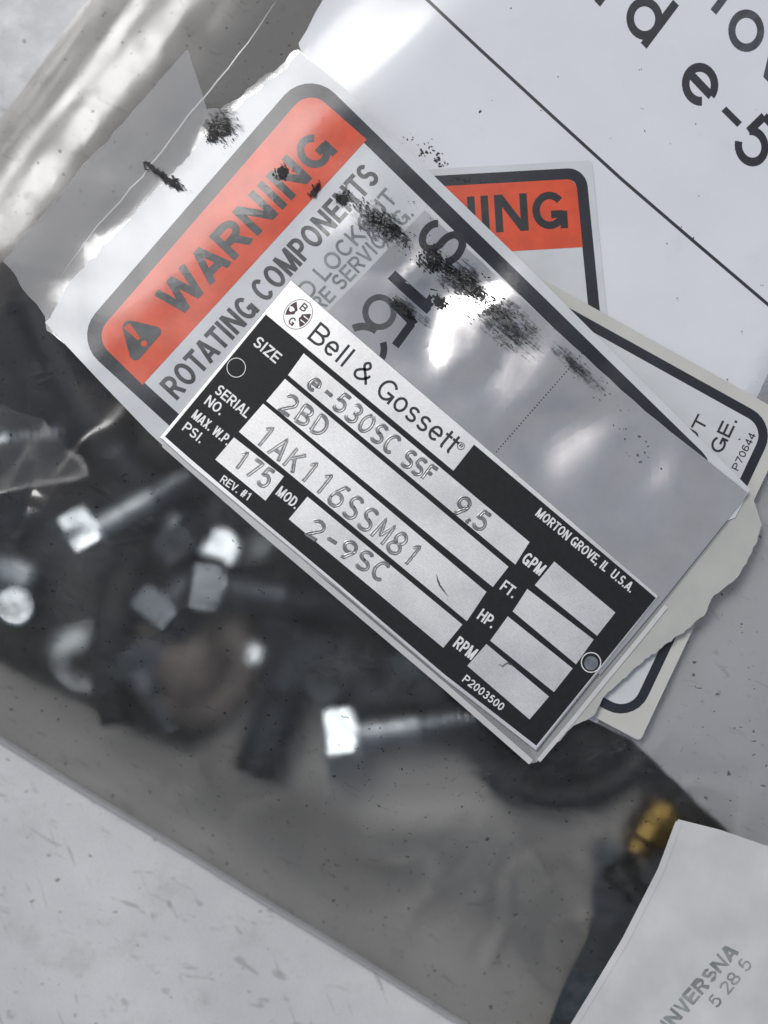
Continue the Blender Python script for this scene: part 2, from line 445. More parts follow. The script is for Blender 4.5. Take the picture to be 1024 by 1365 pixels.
def m_film(name, tint, blur, rough, haze, ior=1.2, gloss=.06, specks=.7, scr=.5, hazec=(.62, .62, .61)):
    """one ply of soft clear plastic: blurs what lies away from it, shines, carries scratches and dirt"""
    s = NT(name)
    h = s.noise(420, 4, .5); bmp = s.bump(h, .10, .0002)
    rf = s.node('ShaderNodeBsdfRefraction', distribution='BECKMANN'); rf.inputs['Color'].default_value = c4(tint)
    rf.inputs['Roughness'].default_value = rough; rf.inputs['IOR'].default_value = ior
    tr = s.node('ShaderNodeBsdfTransparent'); tr.inputs[0].default_value = c4(tint)
    thru = s.mixs(blur, tr.outputs[0], rf.outputs[0])
    df = s.node('ShaderNodeBsdfDiffuse'); df.inputs[0].default_value = c4(hazec)
    tl = s.node('ShaderNodeBsdfTranslucent'); tl.inputs[0].default_value = c4(hazec)
    hz = s.mixs(.5, df.outputs[0], tl.outputs[0])
    k = s.math('MAXIMUM', scratch(s, .5, 260, .58, .64, 1.3), scratch(s, 1.9, 300, .58, .64, 4.1))
    k = s.math('MAXIMUM', k, scratch(s, -.35, 240, .58, .65, 8.2))
    k = s.math('MULTIPLY', k, scr)
    hf_ = s.math('ADD', s.ramp(s.noise(60, 5, .6), .35, .7, haze * .5, haze * 1.5), k)
    body = s.mixs(hf_, thru, hz)
    gl = s.node('ShaderNodeBsdfGlossy', distribution='GGX'); gl.inputs[0].default_value = (1, 1, 1, 1)
    s.L(s.ramp(s.noise(170, 4), .3, .7, gloss * .7, gloss * 1.6), gl.inputs['Roughness']); s.L(bmp, gl.inputs['Normal'])
    lw = s.node('ShaderNodeFresnel'); lw.inputs[0].default_value = 1.5
    geo = s.node('ShaderNodeNewGeometry')
    # Fresnel of a thin sheet: the same from both faces
    fr = s.node('ShaderNodeLayerWeight'); fr.inputs[0].default_value = .28
    f = s.ramp(fr.outputs['Fresnel'], .0, 1, .030, .95)
    full = s.mixs(f, body, gl.outputs[0])
    dd = s.node('ShaderNodeBsdfDiffuse'); dd.inputs[0].default_value = (.03, .028, .026, 1)
    sp = s.ramp(s.noise(800, 2), .69, .73, 0, specks)
    sm_ = s.ramp(s.noise(230, 5, .65, s.coords(.5, (1, 2.2, 1)), .8), .58, .72, 0, specks * .34)
    full = s.mixs(s.math('MAXIMUM', sp, sm_), full, dd.outputs[0])
    return s.done(full)

def m_sheet(name, c, alpha, rough=.2, spec=.5, coat=0.0, bump=.05, var=.05):
    """milky translucent plastic sheet"""
    s = NT(name); b = s.node('ShaderNodeBsdfPrincipled')
    cc = s.mixc(s.ramp(s.noise(130, 5), .3, .7), tuple(x * (1 - var) for x in c), tuple(min(1, x * (1 + var)) for x in c))
    s.L(cc, b.inputs['Base Color']); b.inputs['Roughness'].default_value = rough; b.inputs['Specular IOR Level'].default_value = spec
    b.inputs['Coat Weight'].default_value = coat; b.inputs['Coat Roughness'].default_value = .08
    s.L(s.bump(s.noise(520, 5), bump), b.inputs['Normal'])
    tr = s.node('ShaderNodeBsdfTransparent'); tr.inputs[0].default_value = (.93, .93, .92, 1)
    return s.done(s.mixs(alpha, tr.outputs[0], b.outputs[0]))

M = dict(
    table=m_table(),
    film=m_film('bag film', (.91, .905, .895), .93, .66, .030, 1.40, gloss=.15, scr=.17),
    film_low=m_film('bag film underside', (.92, .91, .895), 0.0, .2, .22, specks=.2, scr=.0),
    packet=m_sheet('milky packet', (.66, .65, .64), .86, .22, .6, .5, .10),
    pouch=m_sheet('clear pouch', (.50, .50, .50), .40, .13, .7, .6, .12),
    flap=m_sheet('milky torn tape', (.52, .52, .48), .86, .2, .6, .4, .15),
    paper=mat('white paper', (.70, .71, .74), .38, coat=.35, coat_rough=.10, var=.025, vscale=60, bump=.04, dirt=.10, bscale=300),
    ink=mat('black ink', (.016, .018, .024), .42, coat=.3, coat_rough=.12, var=.25, vscale=400, bump=.05),
    inkgrey=mat('washed grey ink', (.055, .06, .068), .4, coat=.3, var=.35, vscale=420, bump=.05),
    label=mat('white vinyl', (.60, .615, .625), .33, coat=.16, coat_rough=.22, var=.04, vscale=120, bump=.07, bscale=700, dirt=.14),
    cream=mat('cream release paper', (.55, .545, .50), .4, coat=.4, coat_rough=.15, var=.05, vscale=90, bump=.05, dirt=.12),
    orange=mat('orange print', (.66, .075, .024), .36, coat=.16, coat_rough=.22, var=.10, vscale=210, bump=.07, bscale=700, dirt=.06),
    border=mat('black vinyl print', (.012, .015, .024), .36, coat=.16, coat_rough=.22, var=.25, vscale=210, bump=.08, bscale=700),
    lettering=mat('black letter print', (.018, .019, .022), .36, coat=.16, coat_rough=.22, var=.3, vscale=260, bump=.08, bscale=700),
    letgrey=mat('grey letter print', (.070, .074, .078), .36, coat=.16, coat_rough=.22, var=.3, vscale=300, bump=.08, bscale=700),
    letpale=mat('glare-paled letter print', (.24, .255, .26), .36, coat=.16, coat_rough=.22, var=.3, vscale=300, bump=.08, bscale=700),  # print lightened: the glare and film veil over it put into its colour
    silver=mat('silver tag foil', (.60, .60, .605), .19, metal=.85, coat=.5, coat_rough=.06, var=.06, vscale=70, bump=.03, dirt=.16, bscale=500),
    plate=m_brushed('brushed aluminium', (.90, .90, .895), .39, grain=.28),
    stamp=m_brushed('groove-shaded aluminium', (.36, .36, .36), .34, grain=.4, bump=.25),  # plate metal darkened: shade of the stamped grooves put into the colour
    black=mat('black anodised enamel', (.005, .006, .0072), .50, var=.3, vscale=800, bump=.10, bscale=2400, spec=.36, dirt=0),
    white=mat('bare metal lettering', (.78, .78, .77), .5, metal=.4, var=.10, vscale=1500, bump=.06),
    maroon=mat('maroon print', (.085, .040, .045), .45, var=.2, vscale=900),
    grease=mat('black grease', (.007, .007, .007), .6, var=.5, vscale=900, bump=.2),
    smear=mat('thin grey grease', (.10, .10, .098), .5, var=.5, vscale=600, bump=.1),
    zinc=mat('bright zinc', (.62, .68, .73), .36, metal=1, var=.12, vscale=300, bump=.06, bscale=600, rvar=.06),
    steel=mat('dull plated steel', (.30, .33, .36), .34, metal=1, var=.25, vscale=240, bump=.1, bscale=500, rvar=.08),
    dark=mat('black oxide steel', (.085, .10, .12), .34, metal=.6, var=.3, vscale=300, bump=.1, bscale=500),
    rubber=mat('black rubber', (.017, .019, .023), .5, var=.3, vscale=200, bump=.2, bscale=400),
    brown=mat('brown black rubber', (.13, .108, .098), .42, var=.3, vscale=200, bump=.12, bscale=400),
    brass=mat('brass', (.38, .26, .085), .5, metal=1, var=.15, vscale=300, bump=.1, bscale=500),
)

# ---------------------------------------------------------------- heights of the lying layers (mm)
ZPAP, ZL2, ZL3, ZPOUCH, ZL1, ZSIL, ZPLATE = 18.7, 18.9, 19.1, 21.3, 21.5, 21.7, 22.4
def curl(x, y):
    """the upper left end of the pile of stickers bends down"""
    t = (x - 98) * .70 + (y - 451) * .715
    return -2.5 * sm((58 - t) / 140)
PQ = [(388, 373), (879, 795), (715, 1000), (222, 585)]     # corners of the name plate, pixels
def off_plate(x, y):
    """0 under the flat name plate, 1 well clear of it"""
    d = -1e9
    for i in range(4):
        (ax, ay), (bx, by) = PQ[i], PQ[(i + 1) % 4]; L = math.hypot(bx - ax, by - ay)
        d = max(d, ((x - ax) * (by - ay) - (y - ay) * (bx - ax)) / L)
    return sm((d + 22) / 70)
DENTS = ((590, 408, 52, -1.75), (668, 478, 40, -1.25), (742, 566, 60, -1.0), (850, 640, 50, -.4), (478, 296, 40, .75), (520, 332, 30, -.6))
def wav(x, y):
    n = noise.noise
    a = .42 * n(Vector((x * .0075, y * .0075, 1.7))) + .20 * n(Vector((x * .018, y * .018, 6.1)))
    wx = x + 26 * n(Vector((x * .016, y * .016, 81))); wy = y + 26 * n(Vector((x * .016, y * .016, 91)))
    for cx, cy, r, h in DENTS:
        da, db = (wx - cx) * .72 + (wy - cy) * .69, (wy - cy) * .72 - (wx - cx) * .69
        q = (da * da * 1.35 + db * db * .40) / (r * r)
        if q < 9: a += h * math.exp(-q)
    return curl(x, y) + a * off_plate(x, y)
def s_pouch(x, y): return ZPOUCH + wav(x, y)
def s_l1(x, y): return ZL1 + wav(x, y)
def s_sil(x, y):
    return ZSIL + wav(x, y) + .10 + .10 * noise.noise(Vector((x * .0115, y * .0115, 11.6))) * off_plate(x, y)
def s_pap(x, y):
    k = (x - 1040) * .900 + (y - 564) * .436          # beyond the cream sticker's end the sheet sinks under the film
    dip = 3.2 * sm((k + 62) / 55) * sm((x + y - 1450) / 80) + 6 * sm((x * .5 + y - 1380) / 260)
    return ZPAP + .42 * noise.noise(Vector((x * .006, y * .006, 3.3))) * sm((700 - y) / 200) - .2 - dip + curl(x, y)
def s_l2(x, y): return s_pap(x, y) + .22
def s_l3(x, y): return ZL3 + .2 * noise.noise(Vector((x * .006, y * .006, 3.3)))

def film_d(x, y):
    return (x * .523 - (y - 985) * .853, x * .79 + (y - 175) * .61, x * .853 + (y - 985) * .523)
def prof2(d):
    """height of the film in from its upper left edge: a lip, a long even slope, then the climb over the pile"""
    for (a, za), (b, zb) in zip(PROF, PROF[1:]):
        if d < b: return za + (zb - za) * max(0, d - a) / (b - a)
    return PROF[-1][1]
PROF = ((0, 0), (20, 1.5), (92, 1.9), (142, 3.8), (172, 5.0), (215, 8.6), (350, 17.2), (900, 17.2))
def film_h(x, y):
    d1, d2, t = film_d(x, y)
    R1 = 210 + 330 * sm((t - 430) / 420)
    z = .7 + sm((d1 - 18) / R1) * (prof2(d2 - 24) + prof2(d2 - 8) + prof2(d2 + 8) + prof2(d2 + 24)) / 4
    n = noise.noise
    k = sm(d1 / 130) * sm(d2 / 90)
    wr = .75 * n(Vector((x * .0065, y * .0065, 20.5))) + .34 * n(Vector((x * .017, y * .017, 2.5)))
    # long soft folds that run up to the right, along the bag's short side
    a = x * .62 - y * .78; b = x * .78 + y * .62
    wr += .30 * math.sin(b * .022 + 2.2 * n(Vector((a * .004, b * .004, 9)))) * sm((330 - d2) / 200) * .6
    c1 = abs(n(Vector((x * .0085 + y * .002, y * .0085 - x * .003, 71)))); c2 = abs(n(Vector((x * .021, y * .021, 33))))
    q = sm((d2 - 190) / 140); wr *= .45 + .55 * q
    wr += q * .55 * max(0, .16 - c1) / .16 + q * .30 * max(0, .09 - c2) / .09
    z += wr * k
    free = sm((-((x - 398) * 847 - (y - 58) * 302) / 899 - 20) / 120)      # away from the paper the film may rise
    return max(.55, min(z * (1 + .17 * free), 17.75 + 2.9 * free))

def smooth_loop(p, k=6):
    out = []; n = len(p)
    for i in range(n):
        a, b, c, d = (Vector(p[(i + j) % n]) for j in (-1, 0, 1, 2))
        for s_ in range(k):
            t = s_ / k
            out.append(tuple(.5 * ((2 * b) + (c - a) * t + (2 * a - 5 * b + 4 * c - d) * t * t + (3 * b - 3 * c + d - a) * t ** 3)))
    return out
# ---------------------------------------------------------------- the table (setting)
bm = bmesh.new()
bmesh.ops.create_cube(bm, size=1)
for v in bm.verts: v.co = Vector((v.co.x * 900, v.co.y * 900, -12 + v.co.z * 24))
o = bm_to('table_top', bm, M['table']); tag(o, kind='structure')

# ---------------------------------------------------------------- the big clear bag
BO = (-425, 725); BA = Vector((.853, .523)) * 1900; BB = Vector((.60, -.80)) * 1750
def bag_px(u, v):
    x = BO[0] + BA.x * u + BB.x * v; y = BO[1] + BA.y * u + BB.y * v
    d = 5 * noise.noise(Vector((x * .006, y * .006, 40)))
    k = (1 - sm(v / .05)) + (1 - sm(u / .05))
    return x + d * k * .6, y + d * k
bag = root('plastic_bag', P(300, 700, 0), 'large clear soft plastic bag with scratched wrinkled film holding the dark hardware', 'plastic bag')
def bag_sheet(name, mt, nu, nv, zf):
    og = origin(bag); vs, fs = [], []
    for j in range(nv + 1):
        for i in range(nu + 1):
            x, y = bag_px(i / nu, j / nv); vs.append((P(x, y, zf(x, y)) - og) * MM)
    for j in range(nv):
        for i in range(nu):
            a = j * (nu + 1) + i; fs.append((a, a + 1, a + nu + 2, a + nu + 1))
    me = bpy.data.meshes.new(name); me.from_pydata(vs, [], fs)
    return link(name, me, mt, bag, True)
bag_sheet('top_film', M['film'], 270, 240, film_h)
def rolled_rim():
    bm = bmesh.new(); rows = []
    for i in range(120):
        u = i / 119; x, y = bag_px(u * .8, 0); x2, y2 = bag_px(u * .8, .01)
        c = P(x, y, .75); d = (P(x2, y2, .75) - c).normalized()
        rows.append([bm.verts.new(c + d * (.9 * math.cos(a)) + Vector((0, 0, .62 * math.sin(a)))) for a in [2 * math.pi * k / 10 for k in range(10)]])
    for A, B in zip(rows, rows[1:]):
        for k in range(10): bm.faces.new((A[k], A[(k + 1) % 10], B[(k + 1) % 10], B[k]))
    return bm
bm_to('rolled_rim', rolled_rim(), M['pouch'], bag, True)
bag_sheet('bottom_film', M['film_low'], 60, 50, lambda x, y: .3)

sheet('added_sheen_band', smooth_loop([(470, 985), (560, 975), (640, 1040), (710, 1130), (775, 1260), (800, 1340), (735, 1330), (668, 1240), (600, 1180), (500, 1120)]), lambda x, y: max(.45, min(2.2 + .01 * (x - 470), film_h(x, y) - 2.2)), 0, M['pouch'], bag, 30)  # milky strip added to stand in for the film's reflected band of light
# ---------------------------------------------------------------- hardware in the bag
def lathe(bm, prof, n=28, hexr=None):
    """rings about +X; prof = [(x, r)]; hexr clips the radius to a hexagon of that apothem"""
    rings = []
    for x, r in prof:
        ring = []
        for k in range(n):
            a = 2 * math.pi * k / n
            rr = r
            if hexr:
                m = (a + math.pi / 6) % (math.pi / 3) - math.pi / 6
                rr = min(r, hexr / math.cos(m))
            ring.append(bm.verts.new((x, rr * math.cos(a), rr * math.sin(a))))
        rings.append(ring)
    for A, B in zip(rings, rings[1:]):
        for k in range(n): bm.faces.new((A[k], A[(k + 1) % n], B[(k + 1) % n], B[k]))
    for ring, x in ((rings[0], prof[0][0]), (rings[-1], prof[-1][0])):
        c = bm.verts.new((x, 0, 0))
        for k in range(n): bm.faces.new((ring[k], ring[(k + 1) % n], c))

def part(name, mt, parent, fn, smooth=True):
    bm = bmesh.new(); fn(bm)
    for v in bm.verts: v.co *= MM
    bmesh.ops.recalc_face_normals(bm, faces=bm.faces)
    me = bpy.data.meshes.new(name); bm.to_mesh(me); bm.free()
    ob = link(name, me, mt, parent, smooth)
    if smooth: me.set_sharp_from_angle(angle=R(28))
    return ob

def thread_prof(x0, x1, r, pitch=1.4):
    p = []; x = x0
    while x < x1 - pitch:
        p += [(x, r * .86), (x + pitch * .4, r), (x + pitch * .55, r)]; x += pitch
    p += [(x1 - .6, r * .9), (x1, r * .72)]
    return p

GLINT = (SUN_DIR + Vector((0, 0, 1))).normalized()
def orient(o, at, axis, roll=0.0):
    axis = Vector(axis)
    if roll == 'glint':      # lies so that one flat of the hexagon mirrors the sun
        axis.z = -(axis.x * GLINT.x + axis.y * GLINT.y) / GLINT.z
    X = Vector(axis).normalized(); Zr = Vector((0, 0, 1)) if abs(X.z) < .95 else Vector((0, 1, 0))
    Y = Zr.cross(X).normalized(); Z = X.cross(Y)
    if roll == 'glint': roll = math.atan2(GLINT.dot(Z), GLINT.dot(Y))
    m = Matrix((X, Y, Z)).transposed().to_4x4() @ Matrix.Rotation(roll, 4, 'X')
    m.translation = Vector(at) * MM; o.matrix_world = m

def bolt(label, at, axis, roll, r=4.4, af=15.6, hh=6.4, L=40, plain=12, mt='zinc', mts=None, group='bolts inside the bag'):
    t = bpy.data.objects.new('hex_bolt', None); col.objects.link(t); t.empty_display_size = .004
    tag(t, label, 'bolt', group); mts = mts or mt; a = af / 2
    part('head', M[mt], t, lambda b: lathe(b, [(-hh, a * .86), (-hh, a * .93), (-hh + .9, a * 1.16), (-.6, a * 1.16), (0, a * 1.08)], 60, a))
    part('washer_face', M[mt], t, lambda b: lathe(b, [(0, a * .95), (.7, a * .95)], 36))
    part('shank', M[mts], t, lambda b: lathe(b, [(.7, r), (plain, r)], 28))
    part('thread', M[mts], t, lambda b: lathe(b, thread_prof(plain, L, r), 28))
    orient(t, at, axis, roll); return t

def nut(label, at, axis, roll, af=15.6, h=8, r=4.4, mt='zinc', group='nuts inside the bag'):
    t = bpy.data.objects.new('hex_nut', None); col.objects.link(t); t.empty_display_size = .004
    tag(t, label, 'nut', group); a = af / 2
    def body(b):
        lathe(b, [(0, r), (0, a * .95), (.9, a * 1.16), (h - .9, a * 1.16), (h, a * .95), (h, r)], 60, a)
        # open bore: the cap fans are replaced by a threaded hole
        caps = [v for v in b.verts if abs(v.co.y) < 1e-6 and abs(v.co.z) < 1e-6]
        bmesh.ops.delete(b, geom=caps, context='VERTS')
    part('body', M[mt], t, body)
    def bore(b):
        lathe(b, [(0.05, r * .99)] + [(x * 1.2 + .6, r * (.86 if i % 2 else .97)) for i, x in enumerate(range(int((h - 1) / 1.2)))] + [(h - .05, r * .99)], 28)
        caps = [v for v in b.verts if abs(v.co.y) < 1e-6 and abs(v.co.z) < 1e-6]
        bmesh.ops.delete(b, geom=caps, context='VERTS')
    part('threaded_bore', M[mt], t, bore)
    orient(t, at, axis, roll); return t

def pdir(a, b, dz=0.0):
    """direction from pixel a to pixel b with rise dz per unit"""
    v = Vector((b[0] - a[0], -(b[1] - a[1]), 0)).normalized(); v.z = dz; return v

# black rubber gasket sheet lying under the hardware
GZ = 1.2
gask = [(-330, 590), (-150, 400), (-20, 352), (110, 372), (300, 400), (420, 420), (700, 520), (900, 800), (985, 1120), (905, 1150), (850, 1040), (790, 1075),
        (720, 1062), (655, 1030), (600, 985), (560, 1000), (500, 960), (430, 925), (350, 925), (300, 965), (250, 990), (180, 962), (120, 930), (60, 905), (-60, 850), (-220, 790)]
gk = sheet('flat_gasket', smooth_loop(gask), GZ, 0, M['rubber'], None, None, 1.7)
tag(gk, 'flat black rubber gasket sheet lying under the loose bolts at the bottom of the bag', 'gasket')

# bolts
bolt('bright zinc bolt with white glint on its head below the name plate', P(482, 975, GZ + 7.4), pdir((482, 975), (660, 950), .02), 'glint', L=46, mts='steel', af=14.6)
bolt('dark bolt pointing down with its tip over the bare lower part of the bag', P(398, 872, GZ + 7.2), pdir((398, 872), (344, 1028), -.10), R(14), L=24.5, plain=6, r=5.2, mt='dark', af=14.8)
bolt('dull greenish bolt shank running level under the left half of the name plate', P(300, 782, GZ + 7.4), pdir((300, 782), (520, 815), .0), R(30), L=44, mt='steel', mts='dark', af=14.8)
bolt('bright bolt with glinting head beside the black strap, left of the round cap', P(140, 704, GZ + 8.6), pdir((140, 704), (215, 660), -.12), 'glint', L=30, mts='steel', af=13)
bolt('slim bolt slanting down with its lit thread left of the round cap', P(196, 880, GZ + 5), pdir((196, 880), (232, 955), -.08), R(10), L=14, plain=4, r=3.1, af=10.5, hh=4.5, mt='steel')
bolt('dull bolt lying level at the left edge above the round stud end', P(-60, 600, GZ + 8), pdir((-60, 600), (95, 585), .0), R(8), L=24, mt='steel', mts='steel', af=15)
bolt('dull bolt at the left edge below the inner bag corner', P(-30, 735, GZ + 7), pdir((-30, 735), (60, 770), .0), R(22), L=14, r=4, mt='dark', mts='steel', af=13)
# stud seen end on
t = bpy.data.objects.new('threaded_stud', None); col.objects.link(t); tag(t, 'short stud standing on end, its round blue white tip at the left edge', 'stud')
part('rod', M['steel'], t, lambda b: lathe(b, [(0, 3.2)] + [(x * .9, 3.45 if x % 2 else 3.1) for x in range(1, 12)] + [(10.6, 3.4)], 32))
part('end_cap', M['zinc'], t, lambda b: lathe(b, [(10.4, 4.1), (11.2, 4.1), (11.6, 3.6), (11.7, 2.6), (11.55, 1.6), (11.65, .4)], 40))
orient(t, P(47, 807, GZ), (-.10, .08, 1))
# nuts
bolt('bolt standing on its end, bright head glinting below the left of the name plate', P(300, 736, 9.5), -GLINT, 0, r=2.6, af=8.0, hh=3.6, L=9, plain=3, mts='steel')
bolt('large dark bolt lying on the upper edge of the round cap', P(232, 800, GZ + 7.5), pdir((232, 800), (285, 735), -.05), R(18), r=4, af=14, hh=6, L=22, plain=5, mt='dark', mts='dark')
nut('dull hex nut on its side below the name plate, right of the round cap', P(430, 868, GZ + 6.4), pdir((425, 858), (470, 905), .1), R(3), h=8.6, af=13, mt='steel')
bolt('small screw standing on its end between the round cap and the dark bolt', P(341, 871, 6.5), -GLINT, 0, r=1.2, af=3.6, hh=2, L=5.5, plain=2, mts='steel')
nut('dull nut at the left edge above the inner bag corner', P(88, 598, GZ + 3), (-.5, -.1, 1), R(20), h=5, af=9, r=2.6, mt='dark')
def washer(label, at, axis, ro, ri, h, mt):
    t = bpy.data.objects.new('flat_washer', None); col.objects.link(t); t.empty_display_size = .004
    tag(t, label, 'washer', 'washers inside the bag')
    def body(b):
        lathe(b, [(0, ri), (0, ro - .2), (.2, ro), (h - .2, ro), (h, ro - .2), (h, ri), (0, ri)], 40)
        caps = [v for v in b.verts if abs(v.co.y) < 1e-6 and abs(v.co.z) < 1e-6]
        bmesh.ops.delete(b, geom=caps, context='VERTS')
    part('disc', M[mt], t, body); orient(t, at, axis); return t
washer('dull flat washer lying left of the round cap under the slim bolt', P(122, 872, GZ + 1), (-.12, .1, 1), 7, 3.6, 1.4, 'steel')
washer('dull flat washer leaning below the middle of the name plate', P(505, 890, GZ + 2.6), (.35, .3, 1), 7.4, 3.8, 1.4, 'steel')
washer('dark flat washer near the left edge above the stud', P(52, 716, GZ + 2), (.2, -.25, 1), 6.6, 3.4, 1.4, 'dark')
washer('grey flat washer under the glinting upright bolt', P(330, 700, GZ + 1.6), (-.25, .1, 1), 7.5, 3.8, 1.4, 'steel')
bolt('dark bolt under the plate pointing down left of its lowest corner', P(560, 890, GZ + 6.6), pdir((560, 890), (610, 985), -.08), R(35), L=17, plain=5, r=4, mt='dark', mts='dark', af=13)
bolt('dull bolt in the middle of the pile pointing at the upright dark bolt', P(240, 700, GZ + 6.8), pdir((240, 700), (190, 640), -.06), R(10), L=20, plain=6, r=4, mt='steel', mts='dark', af=13)
# round cap
t = bpy.data.objects.new('domed_cap', None); col.objects.link(t); tag(t, 'large round brown black cap with a domed middle among the bolts', 'rubber cap')
part('flange', M['brown'], t, lambda b: lathe(b, [(0, 12.2), (1.6, 12.6), (3.0, 12.3), (3.8, 11.2), (4.2, 9.5)], 56))
part('dome', M['brown'], t, lambda b: lathe(b, [(4.2, 7.6), (5.2, 7.2), (6.3, 6.0), (7.1, 4.2), (7.5, 2.2), (7.6, .6)], 44))
orient(t, P(264, 876, GZ + 3), (-.06, .05, 1))
# strap of rubber curving down the left side
strap = [(40, 420), (95, 500), (140, 580), (165, 660), (168, 740), (158, 810), (150, 880), (160, 930)]
def strap_mesh():
    sp = smooth_loop(strap, 6)[:-6]
    bm = bmesh.new(); rows = []
    for i, p in enumerate(sp):
        a = Vector(sp[max(0, i - 1)]); b = Vector(sp[min(len(sp) - 1, i + 1)]); tt = (b - a).normalized(); nn = Vector((-tt.y, tt.x)) * 30
        z = 8.0 + 1.2 * math.sin(i * .22) - 6 * sm((i - len(sp) + 12) / 12) - 6 * sm((10 - i) / 10)
        q = Vector(p); rows.append([bm.verts.new(P(*(q + nn * k), z + dz)) for k, dz in ((-1, 0), (-.9, 1.0), (0, 1.4), (.9, 1.0), (1, 0), (.9, -1.0), (-.9, -1.0))])
    for A, B in zip(rows, rows[1:]):
        for k in range(7): bm.faces.new((A[k], A[(k + 1) % 7], B[(k + 1) % 7], B[k]))
    bm.faces.new(rows[0]); bm.faces.new(rows[-1][::-1])
    return bm
o = bm_to('rubber_strap', strap_mesh(), M['dark' if False else 'rubber'], None, True); tag(o, 'curved black rubber strap running down left of the warning sticker', 'strap')
# rubber ring below the plate's lowest corner
def ring_mesh(cx, cy, rx, ry, r, z, a0, a1, n=60):
    bm = bmesh.new(); rows = []
    for i in range(n + 1):
        a = a0 + (a1 - a0) * i / n
        c = P(cx + rx * math.cos(a), cy + ry * math.sin(a), z); o_ = P(cx, cy, z); d = (c - o_).normalized()
        rows.append([bm.verts.new(c + d * r * math.cos(t_) + Vector((0, 0, r * math.sin(t_)))) for t_ in [2 * math.pi * k / 14 for k in range(14)]])
    for A, B in zip(rows, rows[1:]):
        for k in range(14): bm.faces.new((A[k], A[(k + 1) % 14], B[(k + 1) % 14], B[k]))
    if abs(a1 - a0) < 6.28: bm.faces.new(rows[0]); bm.faces.new(rows[-1][::-1])
    else: bmesh.ops.remove_doubles(bm, verts=bm.verts, dist=.001)
    return bm
o = bm_to('rubber_ring', ring_mesh(745, 960, 118, 92, 3.6, GZ + 6, 0, 2 * math.pi), M['rubber'], None, True)
tag(o, 'thick black rubber ring showing below the lowest corner of the name plate', 'rubber ring')
# brass fitting with dark plug
t = bpy.data.objects.new('brass_fitting', None); col.objects.link(t); tag(t, 'brass fitting glowing gold through the film above the milky packet', 'fitting')
part('body', M['brass'], t, lambda b: lathe(b, [(0, 4.4), (1, 4.8), (8, 4.8), (8.6, 4.2), (9.0, 3.2), (11.4, 3.0)], 60, 4.6))
part('bore', M['rubber'], t, lambda b: lathe(b, [(11.4, 2.0), (11.5, 1.9)], 24))
orient(t, P(886, 1066, GZ + 3.4), pdir((890, 1060), (850, 1120), .02), R(-20))
t = bpy.data.objects.new('threaded_plug', None); col.objects.link(t); tag(t, 'small black plug beside the gold fitting', 'plug')
part('head', M['rubber'], t, lambda b: lathe(b, [(0, 3.2), (1, 3.7), (4.5, 3.7), (5.2, 3.1)], 30))
part('stem', M['rubber'], t, lambda b: lathe(b, [(5.2, 2.4), (9.5, 2.2)], 24))
orient(t, P(815, 1140, GZ + 1.8), pdir((815, 1140), (850, 1190), .12))
o = sheet('rubber_washer_strip', smooth_loop([(800, 1105), (850, 1150), (905, 1100), (960, 1130), (880, 1230), (800, 1330), (730, 1390), (745, 1330), (785, 1240), (790, 1160)]), 3.2, 0, M['dark'], None, None, 1.2)
o.name = 'rubber_strip'; tag(o, 'narrow dark strip lying along the left edge of the milky packet', 'rubber strip')
# small inner bag whose hem shows at the left edge
inn = root('inner_bag', P(40, 600, 15), 'small clear inner bag with a bright hem at the left edge', 'plastic bag')
hem = [(-120, 672), (-40, 662), (10, 655), (60, 645), (100, 637), (116, 631), (113, 620), (104, 609), (93, 604)]
def sin_(x, y): return min(16.2, film_h(x, y) - 1.0)
sheet('film', [(-120, 672), (10, 655), (100, 637), (116, 631), (113, 620), (93, 600), (60, 560), (0, 540), (-120, 540)], sin_, 0, M['film_low'], inn, 30)
ribbon('hem', hem, 4.0, sin_, .12, M['packet'], inn, 12)

# ---------------------------------------------------------------- printed instruction sheet (upper right)
pap = root('instruction_sheet', P(800, 300, ZPAP), 'white printed instruction sheet with large black lettering and a thin ruled line', 'paper sheet')
pe = jag([(455, -120), (430, 0), (398, 58), (420, 120), (560, 560), (700, 905), (745, 940), (840, 985), (985, 1118), (1060, 1190), (1400, 1300), (1400, -120)], 2, 20, 3)
sheet('page', pe, s_pap, 0, M['paper'], pap, 14, .12)
ribbon('ruled_line', [(540, -28), (570, 0), (640, 66), (740, 158), (830, 240), (930, 326), (1024, 406), (1120, 490)], 4.4, s_pap, .03, M['ink'], pap, 14)
BD = (.70, .715)
def along(p, k): return (p[0] + BD[0] * k, p[1] + BD[1] * k)
UPT = (.60, -.80)
for ch, a, b, cp in (('n', (764, -29), (800, 9), 72), ('d', (825, 27), (862, 65), 72), ('e', (899, 114), (936, 153), 72), ('5', (971, 197), (1005, 233), 70)):
    text('lettering', ch, a, b, cp, s_pap, .03, M['ink'], pap, .155, 14, UPT)
ribbon('lettering', [(965, 145), (986, 166)], 9, s_pap, .03, M['ink'], pap, 14)
for ch, a, b in (('l', (944, 9), (958, 23)), ('o', (961, 43), (997, 81)), ('v', (1003, 87), (1040, 126))):
    text('lettering', ch, a, b, 72, s_pap, .03, M['inkgrey'], pap, .145, 14, UPT)

# ---------------------------------------------------------------- warning stickers
def sticker(name, label, q, surf, r, bw, margin, cell, mbase, header=None, radii=None, base_outline=None):
    c = bil(q, .5, .5)
    t = root(name, P(c[0], c[1], surf(*c)), label, 'sticker', 'warning stickers')
    sheet('backing', base_outline or rquad(inset(q, -margin), 6), surf, 0, mbase, t, cell, .10)
    sheet('border', [rquad(q, r, 7, radii), rquad(inset(q, bw), max(4, r - (bw if not isinstance(bw, tuple) else min(bw))), 7, [max(4, x - 14) for x in radii] if radii else None)], surf, .03, M['border'], t, cell)
    return t
